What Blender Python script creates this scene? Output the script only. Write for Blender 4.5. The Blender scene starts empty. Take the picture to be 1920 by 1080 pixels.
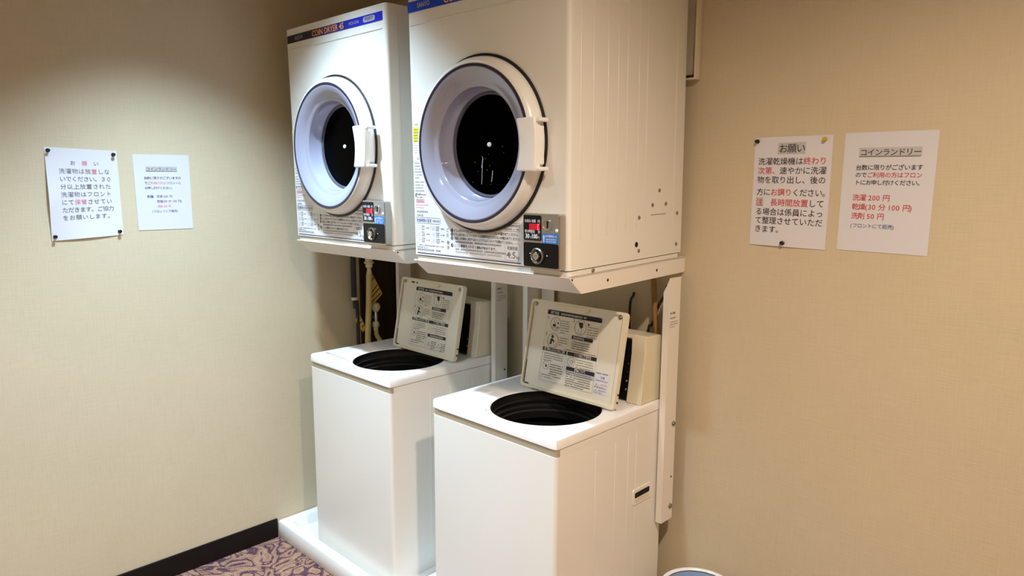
import bpy, bmesh, math, random
from mathutils import Vector, Matrix, Euler

random.seed(4)
S = bpy.context.scene
COL = S.collection

# ------------------------------------------------------------------ camera
CAM_POS = Vector((2.5583, -1.8936, 1.4368))
YAW, PITCH, ROLL, FPX = 0.7758, 0.1500, 0.0040, 1311.95
fwd = Vector((-math.sin(YAW) * math.cos(PITCH), math.cos(YAW) * math.cos(PITCH), -math.sin(PITCH)))
rgt = Vector((math.cos(YAW), math.sin(YAW), 0))
upv = rgt.cross(fwd)
r2 = rgt * math.cos(ROLL) + upv * math.sin(ROLL)
u2 = upv * math.cos(ROLL) - rgt * math.sin(ROLL)
cam = bpy.data.cameras.new('camera')
cam.sensor_width = 36.0
cam.lens = FPX / 1920 * 36.0
cam.clip_start = 0.05
camo = bpy.data.objects.new('camera', cam)
camo.matrix_world = Matrix(((r2.x, u2.x, -fwd.x, CAM_POS.x), (r2.y, u2.y, -fwd.y, CAM_POS.y),
                            (r2.z, u2.z, -fwd.z, CAM_POS.z), (0, 0, 0, 1)))
COL.objects.link(camo)
S.camera = camo

# ------------------------------------------------------------------ world, lamps, exposure
S.view_settings.view_transform = 'Standard'
S.view_settings.look = 'None'
S.view_settings.gamma = 1.0
S.view_settings.use_curve_mapping = False
S.view_settings.exposure = 0.0
w = bpy.data.worlds.new('world')
S.world = w
w.use_nodes = True
w.node_tree.nodes['Background'].inputs[0].default_value = (1.0, 0.94, 0.86, 1)
w.node_tree.nodes['Background'].inputs[1].default_value = 0.03
CEIL = 2.45
# two recessed ceiling lamps of the room, then an added fill lamp: (x, y, watts, colour, cone degrees, edge blend)
LAMPS = [(0.62, -1.04, 262.0, (0.59, 0.81, 1.0), 94, 0.85),
         (2.50, -1.25, 225.0, (1.0, 0.82, 0.66), 156, 1.0),
         (1.25, -1.90, 188.0, (0.69, 0.86, 1.0), 122, 1.0)]  # unseen fill, added to brighten the lower wall and machine fronts

# ------------------------------------------------------------------ materials
def srgb(c):
    return tuple((v / 12.92 if v <= 0.04045 else ((v + 0.055) / 1.055) ** 2.4) for v in (x / 255 for x in c)) + (1,)

def mat(name, rgb, rough=0.5, metal=0.0, spec=0.5, emit=None, es=1.0, coat=0.0):
    m = bpy.data.materials.new(name)
    m.use_nodes = True
    b = m.node_tree.nodes['Principled BSDF']
    b.inputs['Base Color'].default_value = srgb(rgb)
    b.inputs['Roughness'].default_value = rough
    b.inputs['Metallic'].default_value = metal
    b.inputs['Specular IOR Level'].default_value = spec
    b.inputs['Coat Weight'].default_value = coat
    if emit:
        b.inputs['Emission Color'].default_value = srgb(emit)
        b.inputs['Emission Strength'].default_value = es
    return m

def speckle(m, scale, amount, bump=0.0, detail=4, stretch=(1, 1, 1)):
    """mottled colour variation and fine relief on a plain material"""
    nt = m.node_tree
    b = nt.nodes['Principled BSDF']
    base = tuple(b.inputs['Base Color'].default_value)
    tc = nt.nodes.new('ShaderNodeTexCoord')
    mp = nt.nodes.new('ShaderNodeMapping')
    mp.inputs['Scale'].default_value = stretch
    nz = nt.nodes.new('ShaderNodeTexNoise')
    nz.inputs['Scale'].default_value = scale
    nz.inputs['Detail'].default_value = detail
    nt.links.new(tc.outputs['Object'], mp.inputs[0])
    nt.links.new(mp.outputs[0], nz.inputs['Vector'])
    mr = nt.nodes.new('ShaderNodeMapRange')
    mr.inputs['From Min'].default_value = 0.25
    mr.inputs['From Max'].default_value = 0.75
    mr.inputs['To Min'].default_value = 1 - amount
    mr.inputs['To Max'].default_value = 1 + amount
    nt.links.new(nz.outputs['Fac'], mr.inputs['Value'])
    mx = nt.nodes.new('ShaderNodeVectorMath')
    mx.operation = 'SCALE'
    mx.inputs[0].default_value = base[:3]
    nt.links.new(mr.outputs[0], mx.inputs['Scale'])
    nt.links.new(mx.outputs[0], b.inputs['Base Color'])
    if bump:
        bp = nt.nodes.new('ShaderNodeBump')
        bp.inputs['Strength'].default_value = bump
        bp.inputs['Distance'].default_value = 0.002
        nt.links.new(nz.outputs['Fac'], bp.inputs['Height'])
        nt.links.new(bp.outputs[0], b.inputs['Normal'])
    return m

def wall_material():
    """woven-look vinyl wallpaper: crossed threads and faint blotches"""
    m = mat('wallpaper', (206, 192, 164), 0.85, spec=0.2)
    nt = m.node_tree
    b = nt.nodes['Principled BSDF']
    tc = nt.nodes.new('ShaderNodeTexCoord')
    outs = []
    for st in ((260, 260, 14), (16, 16, 300)):
        mp = nt.nodes.new('ShaderNodeMapping')
        mp.inputs['Scale'].default_value = st
        nz = nt.nodes.new('ShaderNodeTexNoise')
        nz.inputs['Scale'].default_value = 1.0
        nz.inputs['Detail'].default_value = 3
        nt.links.new(tc.outputs['Object'], mp.inputs[0])
        nt.links.new(mp.outputs[0], nz.inputs['Vector'])
        outs.append(nz.outputs['Fac'])
    ad = nt.nodes.new('ShaderNodeMath')
    ad.operation = 'ADD'
    nt.links.new(outs[0], ad.inputs[0])
    nt.links.new(outs[1], ad.inputs[1])
    bl = nt.nodes.new('ShaderNodeTexNoise')
    bl.inputs['Scale'].default_value = 2.2
    bl.inputs['Detail'].default_value = 5
    nt.links.new(tc.outputs['Object'], bl.inputs['Vector'])
    r1 = nt.nodes.new('ShaderNodeMapRange')
    r1.inputs['From Min'].default_value = 0.6
    r1.inputs['From Max'].default_value = 1.4
    r1.inputs['To Min'].default_value = 0.95
    r1.inputs['To Max'].default_value = 1.05
    nt.links.new(ad.outputs[0], r1.inputs['Value'])
    r3 = nt.nodes.new('ShaderNodeMapRange')
    r3.inputs['From Min'].default_value = 0.3
    r3.inputs['From Max'].default_value = 0.7
    r3.inputs['To Min'].default_value = 0.97
    r3.inputs['To Max'].default_value = 1.03
    nt.links.new(bl.outputs['Fac'], r3.inputs['Value'])
    ml = nt.nodes.new('ShaderNodeMath')
    ml.operation = 'MULTIPLY'
    nt.links.new(r1.outputs[0], ml.inputs[0])
    nt.links.new(r3.outputs[0], ml.inputs[1])
    sc = nt.nodes.new('ShaderNodeVectorMath')
    sc.operation = 'SCALE'
    sc.inputs[0].default_value = tuple(b.inputs['Base Color'].default_value)[:3]
    nt.links.new(ml.outputs[0], sc.inputs['Scale'])
    nt.links.new(sc.outputs[0], b.inputs['Base Color'])
    bp = nt.nodes.new('ShaderNodeBump')
    bp.inputs['Strength'].default_value = 0.25
    bp.inputs['Distance'].default_value = 0.0015
    nt.links.new(ad.outputs[0], bp.inputs['Height'])
    nt.links.new(bp.outputs[0], b.inputs['Normal'])
    return m

def carpet_material():
    """purple and beige leaf-swirl carpet with fine ribs"""
    m = mat('carpet', (150, 120, 110), 0.95, spec=0.1)
    nt = m.node_tree
    b = nt.nodes['Principled BSDF']
    tc = nt.nodes.new('ShaderNodeTexCoord')
    nz = nt.nodes.new('ShaderNodeTexNoise')
    nz.inputs['Scale'].default_value = 9.5
    nz.inputs['Detail'].default_value = 1.0
    nz.inputs['Distortion'].default_value = 1.3
    nt.links.new(tc.outputs['Generated'], nz.inputs['Vector'])
    obj = nt.nodes.new('ShaderNodeTexCoord')
    nt.links.new(obj.outputs['Object'], nz.inputs['Vector'])
    mu = nt.nodes.new('ShaderNodeMath')
    mu.operation = 'MULTIPLY'
    mu.inputs[1].default_value = 5.5
    nt.links.new(nz.outputs['Fac'], mu.inputs[0])
    fr = nt.nodes.new('ShaderNodeMath')
    fr.operation = 'FRACT'
    nt.links.new(mu.outputs[0], fr.inputs[0])
    fine = nt.nodes.new('ShaderNodeTexNoise')
    fine.inputs['Scale'].default_value = 260
    nt.links.new(obj.outputs['Object'], fine.inputs['Vector'])
    ad = nt.nodes.new('ShaderNodeMath')
    ad.operation = 'MULTIPLY_ADD'
    ad.inputs[1].default_value = 0.8
    nt.links.new(fine.outputs['Fac'], ad.inputs[0])
    sb = nt.nodes.new('ShaderNodeMath')
    sb.operation = 'SUBTRACT'
    sb.inputs[1].default_value = 0.40
    nt.links.new(fr.outputs[0], sb.inputs[0])
    nt.links.new(sb.outputs[0], ad.inputs[2])
    cr = nt.nodes.new('ShaderNodeValToRGB')
    cr.color_ramp.interpolation = 'LINEAR'
    els = cr.color_ramp.elements
    els[0].position = 0.0
    els[0].color = srgb((172, 144, 114))
    els[1].position = 1.0
    els[1].color = srgb((172, 138, 116))
    for p, c in ((0.18, (166, 132, 110)), (0.25, (100, 68, 80)), (0.58, (82, 54, 70)), (0.66, (178, 148, 118)), (0.8, (140, 98, 92))):
        e = els.new(p)
        e.color = srgb(c)
    nt.links.new(ad.outputs[0], cr.inputs[0])
    wv = nt.nodes.new('ShaderNodeTexWave')
    wv.bands_direction = 'X'
    wv.inputs['Scale'].default_value = 55
    nt.links.new(obj.outputs['Object'], wv.inputs['Vector'])
    mr = nt.nodes.new('ShaderNodeMapRange')
    mr.inputs['To Min'].default_value = 0.78
    mr.inputs['To Max'].default_value = 1.05
    nt.links.new(wv.outputs['Fac'], mr.inputs['Value'])
    sc = nt.nodes.new('ShaderNodeVectorMath')
    sc.operation = 'SCALE'
    nt.links.new(cr.outputs[0], sc.inputs[0])
    nt.links.new(mr.outputs[0], sc.inputs['Scale'])
    nt.links.new(sc.outputs[0], b.inputs['Base Color'])
    bp = nt.nodes.new('ShaderNodeBump')
    bp.inputs['Strength'].default_value = 0.5
    bp.inputs['Distance'].default_value = 0.003
    nt.links.new(fine.outputs['Fac'], bp.inputs['Height'])
    nt.links.new(bp.outputs[0], b.inputs['Normal'])
    return m

def gradient_strip(length, stops):
    """printed colour band that runs from one ink to another along its length"""
    m = mat('printed_band', (30, 60, 190), 0.35)
    nt = m.node_tree
    b = nt.nodes['Principled BSDF']
    tc = nt.nodes.new('ShaderNodeTexCoord')
    sx = nt.nodes.new('ShaderNodeSeparateXYZ')
    nt.links.new(tc.outputs['Object'], sx.inputs[0])
    dv = nt.nodes.new('ShaderNodeMath')
    dv.operation = 'DIVIDE'
    dv.inputs[1].default_value = length
    nt.links.new(sx.outputs['X'], dv.inputs[0])
    cr = nt.nodes.new('ShaderNodeValToRGB')
    els = cr.color_ramp.elements
    els[0].position, els[0].color = stops[0][0], srgb(stops[0][1])
    els[1].position, els[1].color = stops[-1][0], srgb(stops[-1][1])
    for p, c in stops[1:-1]:
        els.new(p).color = srgb(c)
    nt.links.new(dv.outputs[0], cr.inputs[0])
    nt.links.new(cr.outputs[0], b.inputs['Base Color'])
    return m

def dark_glass():
    m = bpy.data.materials.new('dark_glass')
    m.use_nodes = True
    nt = m.node_tree
    out = nt.nodes['Material Output']
    nt.nodes.remove(nt.nodes['Principled BSDF'])
    tr = nt.nodes.new('ShaderNodeBsdfTransparent')
    tr.inputs[0].default_value = (0.16, 0.16, 0.19, 1)
    gl = nt.nodes.new('ShaderNodeBsdfGlossy')
    gl.inputs['Roughness'].default_value = 0.06
    fr = nt.nodes.new('ShaderNodeFresnel')
    fr.inputs[0].default_value = 1.06
    mx = nt.nodes.new('ShaderNodeMixShader')
    nt.links.new(fr.outputs[0], mx.inputs[0])
    nt.links.new(tr.outputs[0], mx.inputs[1])
    nt.links.new(gl.outputs[0], mx.inputs[2])
    nt.links.new(mx.outputs[0], out.inputs['Surface'])
    return m

def clear_plastic():
    """bluish clear plastic of the door bowl"""
    m = mat('door_bowl_plastic', (162, 164, 184), 0.11, spec=0.6, coat=0.5)
    return m

M = dict(
    wall=wall_material(),
    carpet=carpet_material(),
    ceiling=speckle(mat('ceiling_paint', (140, 116, 84), 0.9, spec=0.1), 40, 0.03, 0.2),
    baseboard=mat('baseboard_vinyl', (20, 14, 12), 0.5, spec=0.25),
    darkwood=speckle(mat('dark_wood', (58, 42, 30), 0.7, spec=0.2), 6, 0.25, 0.2, stretch=(8, 8, 0.6)),
    enamel=speckle(mat('ivory_enamel', (236, 234, 226), 0.32), 3, 0.012),
    white_enamel=speckle(mat('white_enamel', (240, 238, 232), 0.30), 3, 0.012),
    washer_top=mat('white_plastic', (244, 243, 241), 0.30),
    lid=speckle(mat('lid_plastic', (226, 220, 204), 0.4), 5, 0.02),
    cream=speckle(mat('cream_plastic', (228, 219, 194), 0.42), 5, 0.02),
    taupe=mat('neck_shade_taupe', (172, 160, 138), 0.6),  # shade beneath the washer top panel, put into the colour
    frame=speckle(mat('painted_steel', (238, 233, 224), 0.38), 4, 0.015),
    pan=mat('pan_plastic', (240, 239, 236), 0.28),
    bowl=clear_plastic(),
    glass=dark_glass(),
    black=mat('black_plastic', (12, 11, 13), 0.35, spec=0.3),
    tub=mat('tub_black', (24, 23, 23), 0.38),
    tub_steel=mat('tub_dark_steel', (70, 68, 66), 0.4, metal=0.6),
    rubber=mat('rubber_seal', (24, 20, 24), 0.5),
    navy_seal=mat('seal_dark_blue', (44, 40, 62), 0.3),
    grey_seal=mat('seal_grey', (92, 92, 106), 0.3),
    drum=mat('drum_dark', (30, 30, 34), 0.5, metal=0.3),
    steel=mat('brushed_steel', (196, 192, 188), 0.28, metal=0.9),
    chrome=mat('chrome', (225, 225, 225), 0.12, metal=1.0),
    screw=mat('screw_steel', (150, 145, 132), 0.35, metal=0.9),
    hole=mat('dark_hole', (14, 12, 11), 0.9),
    paper=mat('paper', (219, 218, 224), 0.7, spec=0.2),
    laminate=mat('laminated_paper', (217, 217, 224), 0.25, spec=0.5),
    ink=mat('ink_black', (30, 29, 32), 0.6),
    ink_grey=mat('ink_grey', (112, 110, 116), 0.6),
    ink_light=mat('ink_pale_grey', (176, 176, 184), 0.6),
    hilite=mat('ink_highlight_grey', (190, 188, 190), 0.6),
    ink_red=mat('ink_red', (196, 52, 62), 0.6),
    ink_pink=mat('ink_pink', (226, 130, 150), 0.6),
    ink_blue=mat('ink_blue', (70, 84, 130), 0.6),
    ink_purple=mat('ink_purple', (120, 70, 120), 0.6),
    ink_yellow=mat('ink_yellow', (238, 226, 40), 0.6),
    ink_orange=mat('ink_orange', (246, 168, 90), 0.5),
    ink_white=mat('ink_white', (235, 238, 245), 0.5),
    ink_navy=mat('ink_navy', (26, 30, 60), 0.5),
    film=mat('label_film', (240, 242, 246), 0.4),
    film_grey=mat('lid_label_film', (222, 216, 202), 0.4),
    sticker_blue=mat('sticker_blue', (38, 120, 205), 0.4),
    led=mat('red_led_window', (150, 10, 30), 0.3, emit=(200, 12, 40), es=0.55),
    led_lit=mat('lit_red_digit', (255, 90, 110), 0.3, emit=(255, 70, 90), es=2.2),
    pin_black=mat('pin_black', (18, 17, 20), 0.3),
    pin_yellow=mat('pin_yellow', (196, 172, 30), 0.3),
    hose=mat('hose_beige', (206, 182, 120), 0.45),
    foam=mat('pipe_foam_black', (48, 44, 46), 0.8),
    valve=mat('valve_cream', (222, 208, 172), 0.4),
    brass=mat('brass', (160, 130, 70), 0.35, metal=0.8),
    tag=mat('tag_paper', (226, 190, 96), 0.7),
    tag_ink=mat('tag_ink_dark_red', (84, 30, 26), 0.7),
    cord=mat('black_cord', (30, 26, 24), 0.5),
    brown_hose=mat('brown_hose', (150, 112, 62), 0.5),
    bin=mat('bin_white', (238, 240, 242), 0.3),
    bin_blue=mat('bin_pale_blue', (150, 178, 214), 0.35),
    lamp_glow=mat('lamp_glow', (255, 250, 240), 0.5, emit=(255, 246, 232), es=12),
    lamp_rim=mat('lamp_rim', (235, 235, 232), 0.4),
    dirt=mat('grime', (62, 52, 38), 0.8),
)

# ------------------------------------------------------------------ object helpers
def tag(o, label, cat, group=None):
    o['label'] = label
    o['category'] = cat
    if group:
        o['group'] = group
    return o

def structure(o):
    o['kind'] = 'structure'
    return o

def empty(name, loc=(0, 0, 0), rot=(0, 0, 0), parent=None):
    o = bpy.data.objects.new(name, None)
    o.empty_display_size = 0.05
    o.location = loc
    o.rotation_euler = rot
    o.parent = parent
    COL.objects.link(o)
    return o

def link(name, me, parent=None, loc=(0, 0, 0), rot=(0, 0, 0)):
    o = bpy.data.objects.new(name, me)
    o.location = loc
    o.rotation_euler = rot
    o.parent = parent
    COL.objects.link(o)
    return o

def finish(bm, name, mats, parent=None, loc=(0, 0, 0), rot=(0, 0, 0), smooth=None, normals=True):
    if normals:
        bmesh.ops.recalc_face_normals(bm, faces=bm.faces)
    me = bpy.data.meshes.new(name)
    bm.to_mesh(me)
    bm.free()
    for m in (mats if isinstance(mats, (list, tuple)) else [mats]):
        me.materials.append(M[m] if isinstance(m, str) else m)
    if smooth is not None:
        for p in me.polygons:
            p.use_smooth = True
        try:
            me.set_sharp_from_angle(angle=math.radians(smooth))
        except Exception:
            pass
    return link(name, me, parent, loc, rot)

def add_box(bm, x0, x1, y0, y1, z0, z1, bevel=0.0, seg=2, mi=0):
    vs = [bm.verts.new((x, y, z)) for x in (x0, x1) for y in (y0, y1) for z in (z0, z1)]
    fs = [bm.faces.new([vs[i] for i in q]) for q in ((0, 1, 3, 2), (4, 6, 7, 5), (0, 4, 5, 1), (2, 3, 7, 6), (0, 2, 6, 4), (1, 5, 7, 3))]
    bmesh.ops.recalc_face_normals(bm, faces=fs)
    for f in fs:
        f.material_index = mi
    if bevel > 0:
        es = list({e for f in fs for e in f.edges})
        bmesh.ops.bevel(bm, geom=es, offset=bevel, segments=seg, affect='EDGES', profile=0.5)

def box(name, mats, parent, x0, x1, y0, y1, z0, z1, bevel=0.0, seg=2):
    bm = bmesh.new()
    add_box(bm, x0, x1, y0, y1, z0, z1, bevel, seg)
    return finish(bm, name, mats, parent, smooth=40 if bevel else None)

def add_lathe(bm, prof, center, axis='y', n=64, mi=0, close=False):
    """revolve (r, h) points; h runs along the axis"""
    rings = []
    cx, cy, cz = center
    for r, h in prof:
        if r < 1e-6:
            p = (cx, cy + h, cz) if axis == 'y' else ((cx, cy, cz + h) if axis == 'z' else (cx + h, cy, cz))
            rings.append([bm.verts.new(p)])
            continue
        ring = []
        for i in range(n):
            a = 2 * math.pi * i / n
            c, s = r * math.cos(a), r * math.sin(a)
            p = (cx + c, cy + h, cz + s) if axis == 'y' else ((cx + c, cy + s, cz + h) if axis == 'z' else (cx + h, cy + c, cz + s))
            ring.append(bm.verts.new(p))
        rings.append(ring)
    for a, b in zip(rings, rings[1:]):
        for i in range(n):
            j = (i + 1) % n
            if len(a) == 1 and len(b) == 1:
                break
            if len(a) == 1:
                f = bm.faces.new((a[0], b[j], b[i]))
            elif len(b) == 1:
                f = bm.faces.new((a[i], a[j], b[0]))
            else:
                f = bm.faces.new((a[i], a[j], b[j], b[i]))
            f.material_index = mi

def lathe(name, mats, parent, prof, center=(0, 0, 0), axis='y', n=64, smooth=35):
    bm = bmesh.new()
    add_lathe(bm, prof, center, axis, n)
    return finish(bm, name, mats, parent, smooth=smooth)

def add_tube(bm, pts, r, n=10, caps=True):
    pts = [Vector(p) for p in pts]
    rings = []
    prev = None
    for i, p in enumerate(pts):
        d = (pts[min(i + 1, len(pts) - 1)] - pts[max(i - 1, 0)]).normalized()
        if prev is None:
            a = Vector((1, 0, 0)) if abs(d.x) < 0.8 else Vector((0, 1, 0))
            nx = (a - d * a.dot(d)).normalized()
        else:
            nx = (prev - d * prev.dot(d)).normalized()
        prev = nx
        ny = d.cross(nx)
        rr = r[i] if isinstance(r, (list, tuple)) else r
        rings.append([bm.verts.new(p + nx * rr * math.cos(2 * math.pi * k / n) + ny * rr * math.sin(2 * math.pi * k / n)) for k in range(n)])
    for a, b in zip(rings, rings[1:]):
        for k in range(n):
            bm.faces.new((a[k], a[(k + 1) % n], b[(k + 1) % n], b[k]))
    if caps:
        bm.faces.new(rings[0])
        bm.faces.new(rings[-1])

def smooth_path(pts, k=6):
    """Catmull-Rom"""
    P = [Vector(p) for p in pts]
    P = [P[0] * 2 - P[1]] + P + [P[-1] * 2 - P[-2]]
    out = []
    for i in range(1, len(P) - 2):
        for j in range(k):
            t = j / k
            a, b, c, d = P[i - 1], P[i], P[i + 1], P[i + 2]
            out.append(0.5 * ((2 * b) + (c - a) * t + (2 * a - 5 * b + 4 * c - d) * t * t + (3 * b - a - 3 * c + d) * t ** 3))
    out.append(P[-2])
    return out

def tube(name, m, parent, pts, r, n=10, k=6):
    bm = bmesh.new()
    sp = smooth_path(pts, k) if k > 1 else pts
    add_tube(bm, sp, r, n)
    return finish(bm, name, m, parent, smooth=50)

def rounded(x0, x1, y0, y1, r, n=5):
    """rounded-rectangle outline, counter-clockwise"""
    out = []
    for cx, cy, a0 in ((x1 - r, y1 - r, 0), (x0 + r, y1 - r, 90), (x0 + r, y0 + r, 180), (x1 - r, y0 + r, 270)):
        for i in range(n + 1):
            a = math.radians(a0 + 90 * i / n)
            out.append((cx + r * math.cos(a), cy + r * math.sin(a)))
    return out

def add_prism(bm, outline, f0, f1, mi=0):
    """two mapped copies of an outline, joined into a solid"""
    a = [bm.verts.new(f0(*p)) for p in outline]
    b = [bm.verts.new(f1(*p)) for p in outline]
    fs = [bm.faces.new(a), bm.faces.new(b)]
    for i in range(len(a)):
        j = (i + 1) % len(a)
        fs.append(bm.faces.new((a[i], a[j], b[j], b[i])))
    for f in fs:
        f.material_index = mi
    return fs

def holed_rect(rect, c, r, n=72):
    """matching lists of points on a rectangle and on a circle inside it"""
    x0, x1, y0, y1 = rect
    angs = [2 * math.pi * i / n for i in range(n)]
    angs += [math.atan2(y - c[1], x - c[0]) % (2 * math.pi) for x in (x0, x1) for y in (y0, y1)]
    angs = sorted(set(round(a, 6) for a in angs))
    outer, inner = [], []
    for a in angs:
        dx, dy = math.cos(a), math.sin(a)
        t = 1e9
        if dx > 1e-9: t = min(t, (x1 - c[0]) / dx)
        if dx < -1e-9: t = min(t, (x0 - c[0]) / dx)
        if dy > 1e-9: t = min(t, (y1 - c[1]) / dy)
        if dy < -1e-9: t = min(t, (y0 - c[1]) / dy)
        outer.append((c[0] + dx * t, c[1] + dy * t))
        inner.append((c[0] + dx * r, c[1] + dy * r))
    return outer, inner

# ------------------------------------------------------------------ flat print (lettering, rules, icons)
_glyphs = {}
_fonts = {}
def glyph(ch, bold=0.0):
    key = (ch, bold)
    if key not in _glyphs:
        cu = bpy.data.curves.new('lettering', 'FONT')
        cu.body = ch
        cu.size = 1.0
        cu.resolution_u = 2
        cu.offset = bold
        cu.fill_mode = 'FRONT'
        o = bpy.data.objects.new('lettering', cu)
        COL.objects.link(o)
        dg = bpy.context.evaluated_depsgraph_get()
        me = o.evaluated_get(dg).to_mesh()
        V = [(v.co.x, v.co.y) for v in me.vertices]
        F = [tuple(p.vertices) for p in me.polygons]
        o.evaluated_get(dg).to_mesh_clear()
        bpy.data.objects.remove(o)
        bpy.data.curves.remove(cu)
        _glyphs[key] = (V, F)
    return _glyphs[key]

class Print:
    """flat marks on a plane: u to the right, v up, in metres; built as one thin mesh"""
    def __init__(self):
        self.groups = []
        self.part(None)
    def part(self, name):
        """start a new piece of print that becomes an object of its own"""
        self.V, self.F, self.I, self.mats = [], [], [], []
        self.groups.append((name, self.V, self.F, self.I, self.mats))
    def mi(self, m):
        if m not in self.mats:
            self.mats.append(m)
        return self.mats.index(m)
    def poly(self, pts, m, layer=1):
        b = len(self.V)
        self.V += [(x, y, layer) for x, y in pts]
        self.F.append(tuple(range(b, b + len(pts))))
        self.I.append(self.mi(m))
    def rect(self, x0, x1, y0, y1, m, layer=1, r=0.0):
        self.poly(rounded(x0, x1, y0, y1, r, 4) if r else [(x0, y0), (x1, y0), (x1, y1), (x0, y1)], m, layer)
    def frame(self, x0, x1, y0, y1, t, m, layer=1, r=0.0):
        o = rounded(x0, x1, y0, y1, r, 4) if r else [(x0, y0), (x1, y0), (x1, y1), (x0, y1)]
        ri = max(r - t, 0.0004)
        i = rounded(x0 + t, x1 - t, y0 + t, y1 - t, ri, 4) if r else [(x0 + t, y0 + t), (x1 - t, y0 + t), (x1 - t, y1 - t), (x0 + t, y1 - t)]
        for k in range(len(o)):
            j = (k + 1) % len(o)
            self.poly([o[k], o[j], i[j], i[k]], m, layer)
    def disc(self, x, y, r, m, layer=1, n=20, sx=1.0):
        self.poly([(x + sx * r * math.cos(2 * math.pi * k / n), y + r * math.sin(2 * math.pi * k / n)) for k in range(n)], m, layer)
    def ring(self, x, y, r, t, m, layer=1, n=28, sx=1.0):
        for k in range(n):
            a, b = 2 * math.pi * k / n, 2 * math.pi * (k + 1) / n
            self.poly([(x + sx * q * math.cos(c), y + q * math.sin(c)) for q, c in ((r, a), (r, b), (r - t, b), (r - t, a))], m, layer)
    def line(self, pts, t, m, layer=1):
        for (ax, ay), (bx, by) in zip(pts, pts[1:]):
            d = math.hypot(bx - ax, by - ay) or 1
            nx, ny = -(by - ay) / d * t / 2, (bx - ax) / d * t / 2
            self.poly([(ax + nx, ay + ny), (bx + nx, by + ny), (bx - nx, by - ny), (ax - nx, ay - ny)], m, layer)
    def _put(self, ch, x, y, sx, sy, m, layer, bold, shear=0.0):
        V, F = glyph(ch, bold)
        b = len(self.V)
        self.V += [(x + sx * vx + shear * sy * vy, y + sy * vy, layer) for vx, vy in V]
        for f in F:
            self.F.append(tuple(i + b for i in f))
            self.I.append(self.mi(m))
    def cells(self, segs, x, y, cell, size, m=None, layer=2, bold=0.0):
        """full-width characters one per cell (ASCII takes a half cell)"""
        if isinstance(segs, str):
            segs = [(segs, m)]
        for s, mm in segs:
            for ch in s:
                wd = (0.34 if ch == ' ' else 0.42 if ch in '()' else 0.58) if ord(ch) < 256 else 1.0
                if ch not in ' \u3000':
                    self._put(ch, x, y, size, size, mm, layer, bold)
                x += cell * wd
        return x
    def text(self, s, x, y, size, m, layer=2, width=None, bold=0.0, shear=0.0):
        V, F = glyph(s, bold)
        if not V:
            return
        x0 = min(v[0] for v in V)
        x1 = max(v[0] for v in V)
        sx = size if width is None else width / (x1 - x0)
        self._put(s, x - x0 * sx, y, sx, size, m, layer, bold, shear)
    def scribble(self, x0, x1, y, h, m, layer=1, rnd=random):
        """a line of print too small to read: a row of short uneven strokes"""
        x = x0
        while x < x1 - h * 0.3:
            wd = h * rnd.uniform(0.45, 0.9)
            wd = min(wd, x1 - x)
            if rnd.random() > 0.06:
                a = rnd.random()
                if a < 0.5:
                    self.rect(x, x + wd, y, y + h * 0.22, m, layer)
                    self.rect(x + wd * 0.1, x + wd * 0.95, y + h * 0.6, y + h * 0.85, m, layer)
                    self.rect(x + wd * 0.35, x + wd * 0.55, y, y + h, m, layer)
                else:
                    self.rect(x, x + wd * 0.25, y + h * .1, y + h, m, layer)
                    self.rect(x + wd * .3, x + wd, y + h * 0.4, y + h * 0.62, m, layer)
                    self.rect(x + wd * .6, x + wd * .8, y, y + h * 0.9, m, layer)
            x += wd + h * 0.16
    def para(self, x0, x1, ytop, n, pitch, h, m, layer=1, last=0.6, seed=0):
        rn = random.Random(seed + n * 31 + int(x0 * 9973))
        for i in range(n):
            xe = x1 if i < n - 1 else x0 + (x1 - x0) * last
            self.scribble(x0, xe - rn.uniform(0, 0.08) * (x1 - x0), ytop - pitch * (i + 1), h, m, layer, rn)
    def build(self, name, parent, fn, loc=(0, 0, 0), rot=(0, 0, 0)):
        o = None
        for nm, V, F, I, mats in self.groups:
            if not F:
                continue
            me = bpy.data.meshes.new(nm or name)
            me.from_pydata([fn(x, y, l * 0.00025) for x, y, l in V], [], F)
            for m in mats:
                me.materials.append(M[m] if isinstance(m, str) else m)
            me.polygons.foreach_set('material_index', I)
            me.update()
            o = link(nm or name, me, parent, loc, rot)
        return o

# ================================================================== THE ROOM
RX, RY = 3.3, -2.7
def slab(name, x0, x1, y0, y1, z0, z1, m):
    bm = bmesh.new()
    add_box(bm, x0, x1, y0, y1, z0, z1)
    return structure(finish(bm, name, m))
slab('wall_left', -0.10, 0.0, RY - .1, 0.1, -0.05, CEIL, 'wall')
slab('wall_back', 0.0, RX + .1, 0.0, 0.10, -0.05, CEIL, 'wall')
slab('wall_right', RX, RX + 0.1, RY - .1, 0.0, -0.05, CEIL, 'wall')
slab('wall_front', 0.0, RX, RY - 0.1, RY, -0.05, CEIL, 'wall')
slab('ceiling', -0.1, RX + .1, RY - .1, 0.1, CEIL, CEIL + 0.1, 'ceiling')
floor = slab('floor', 0.0, RX, RY, 0.0, -0.05, -0.006, 'dirt')
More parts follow.
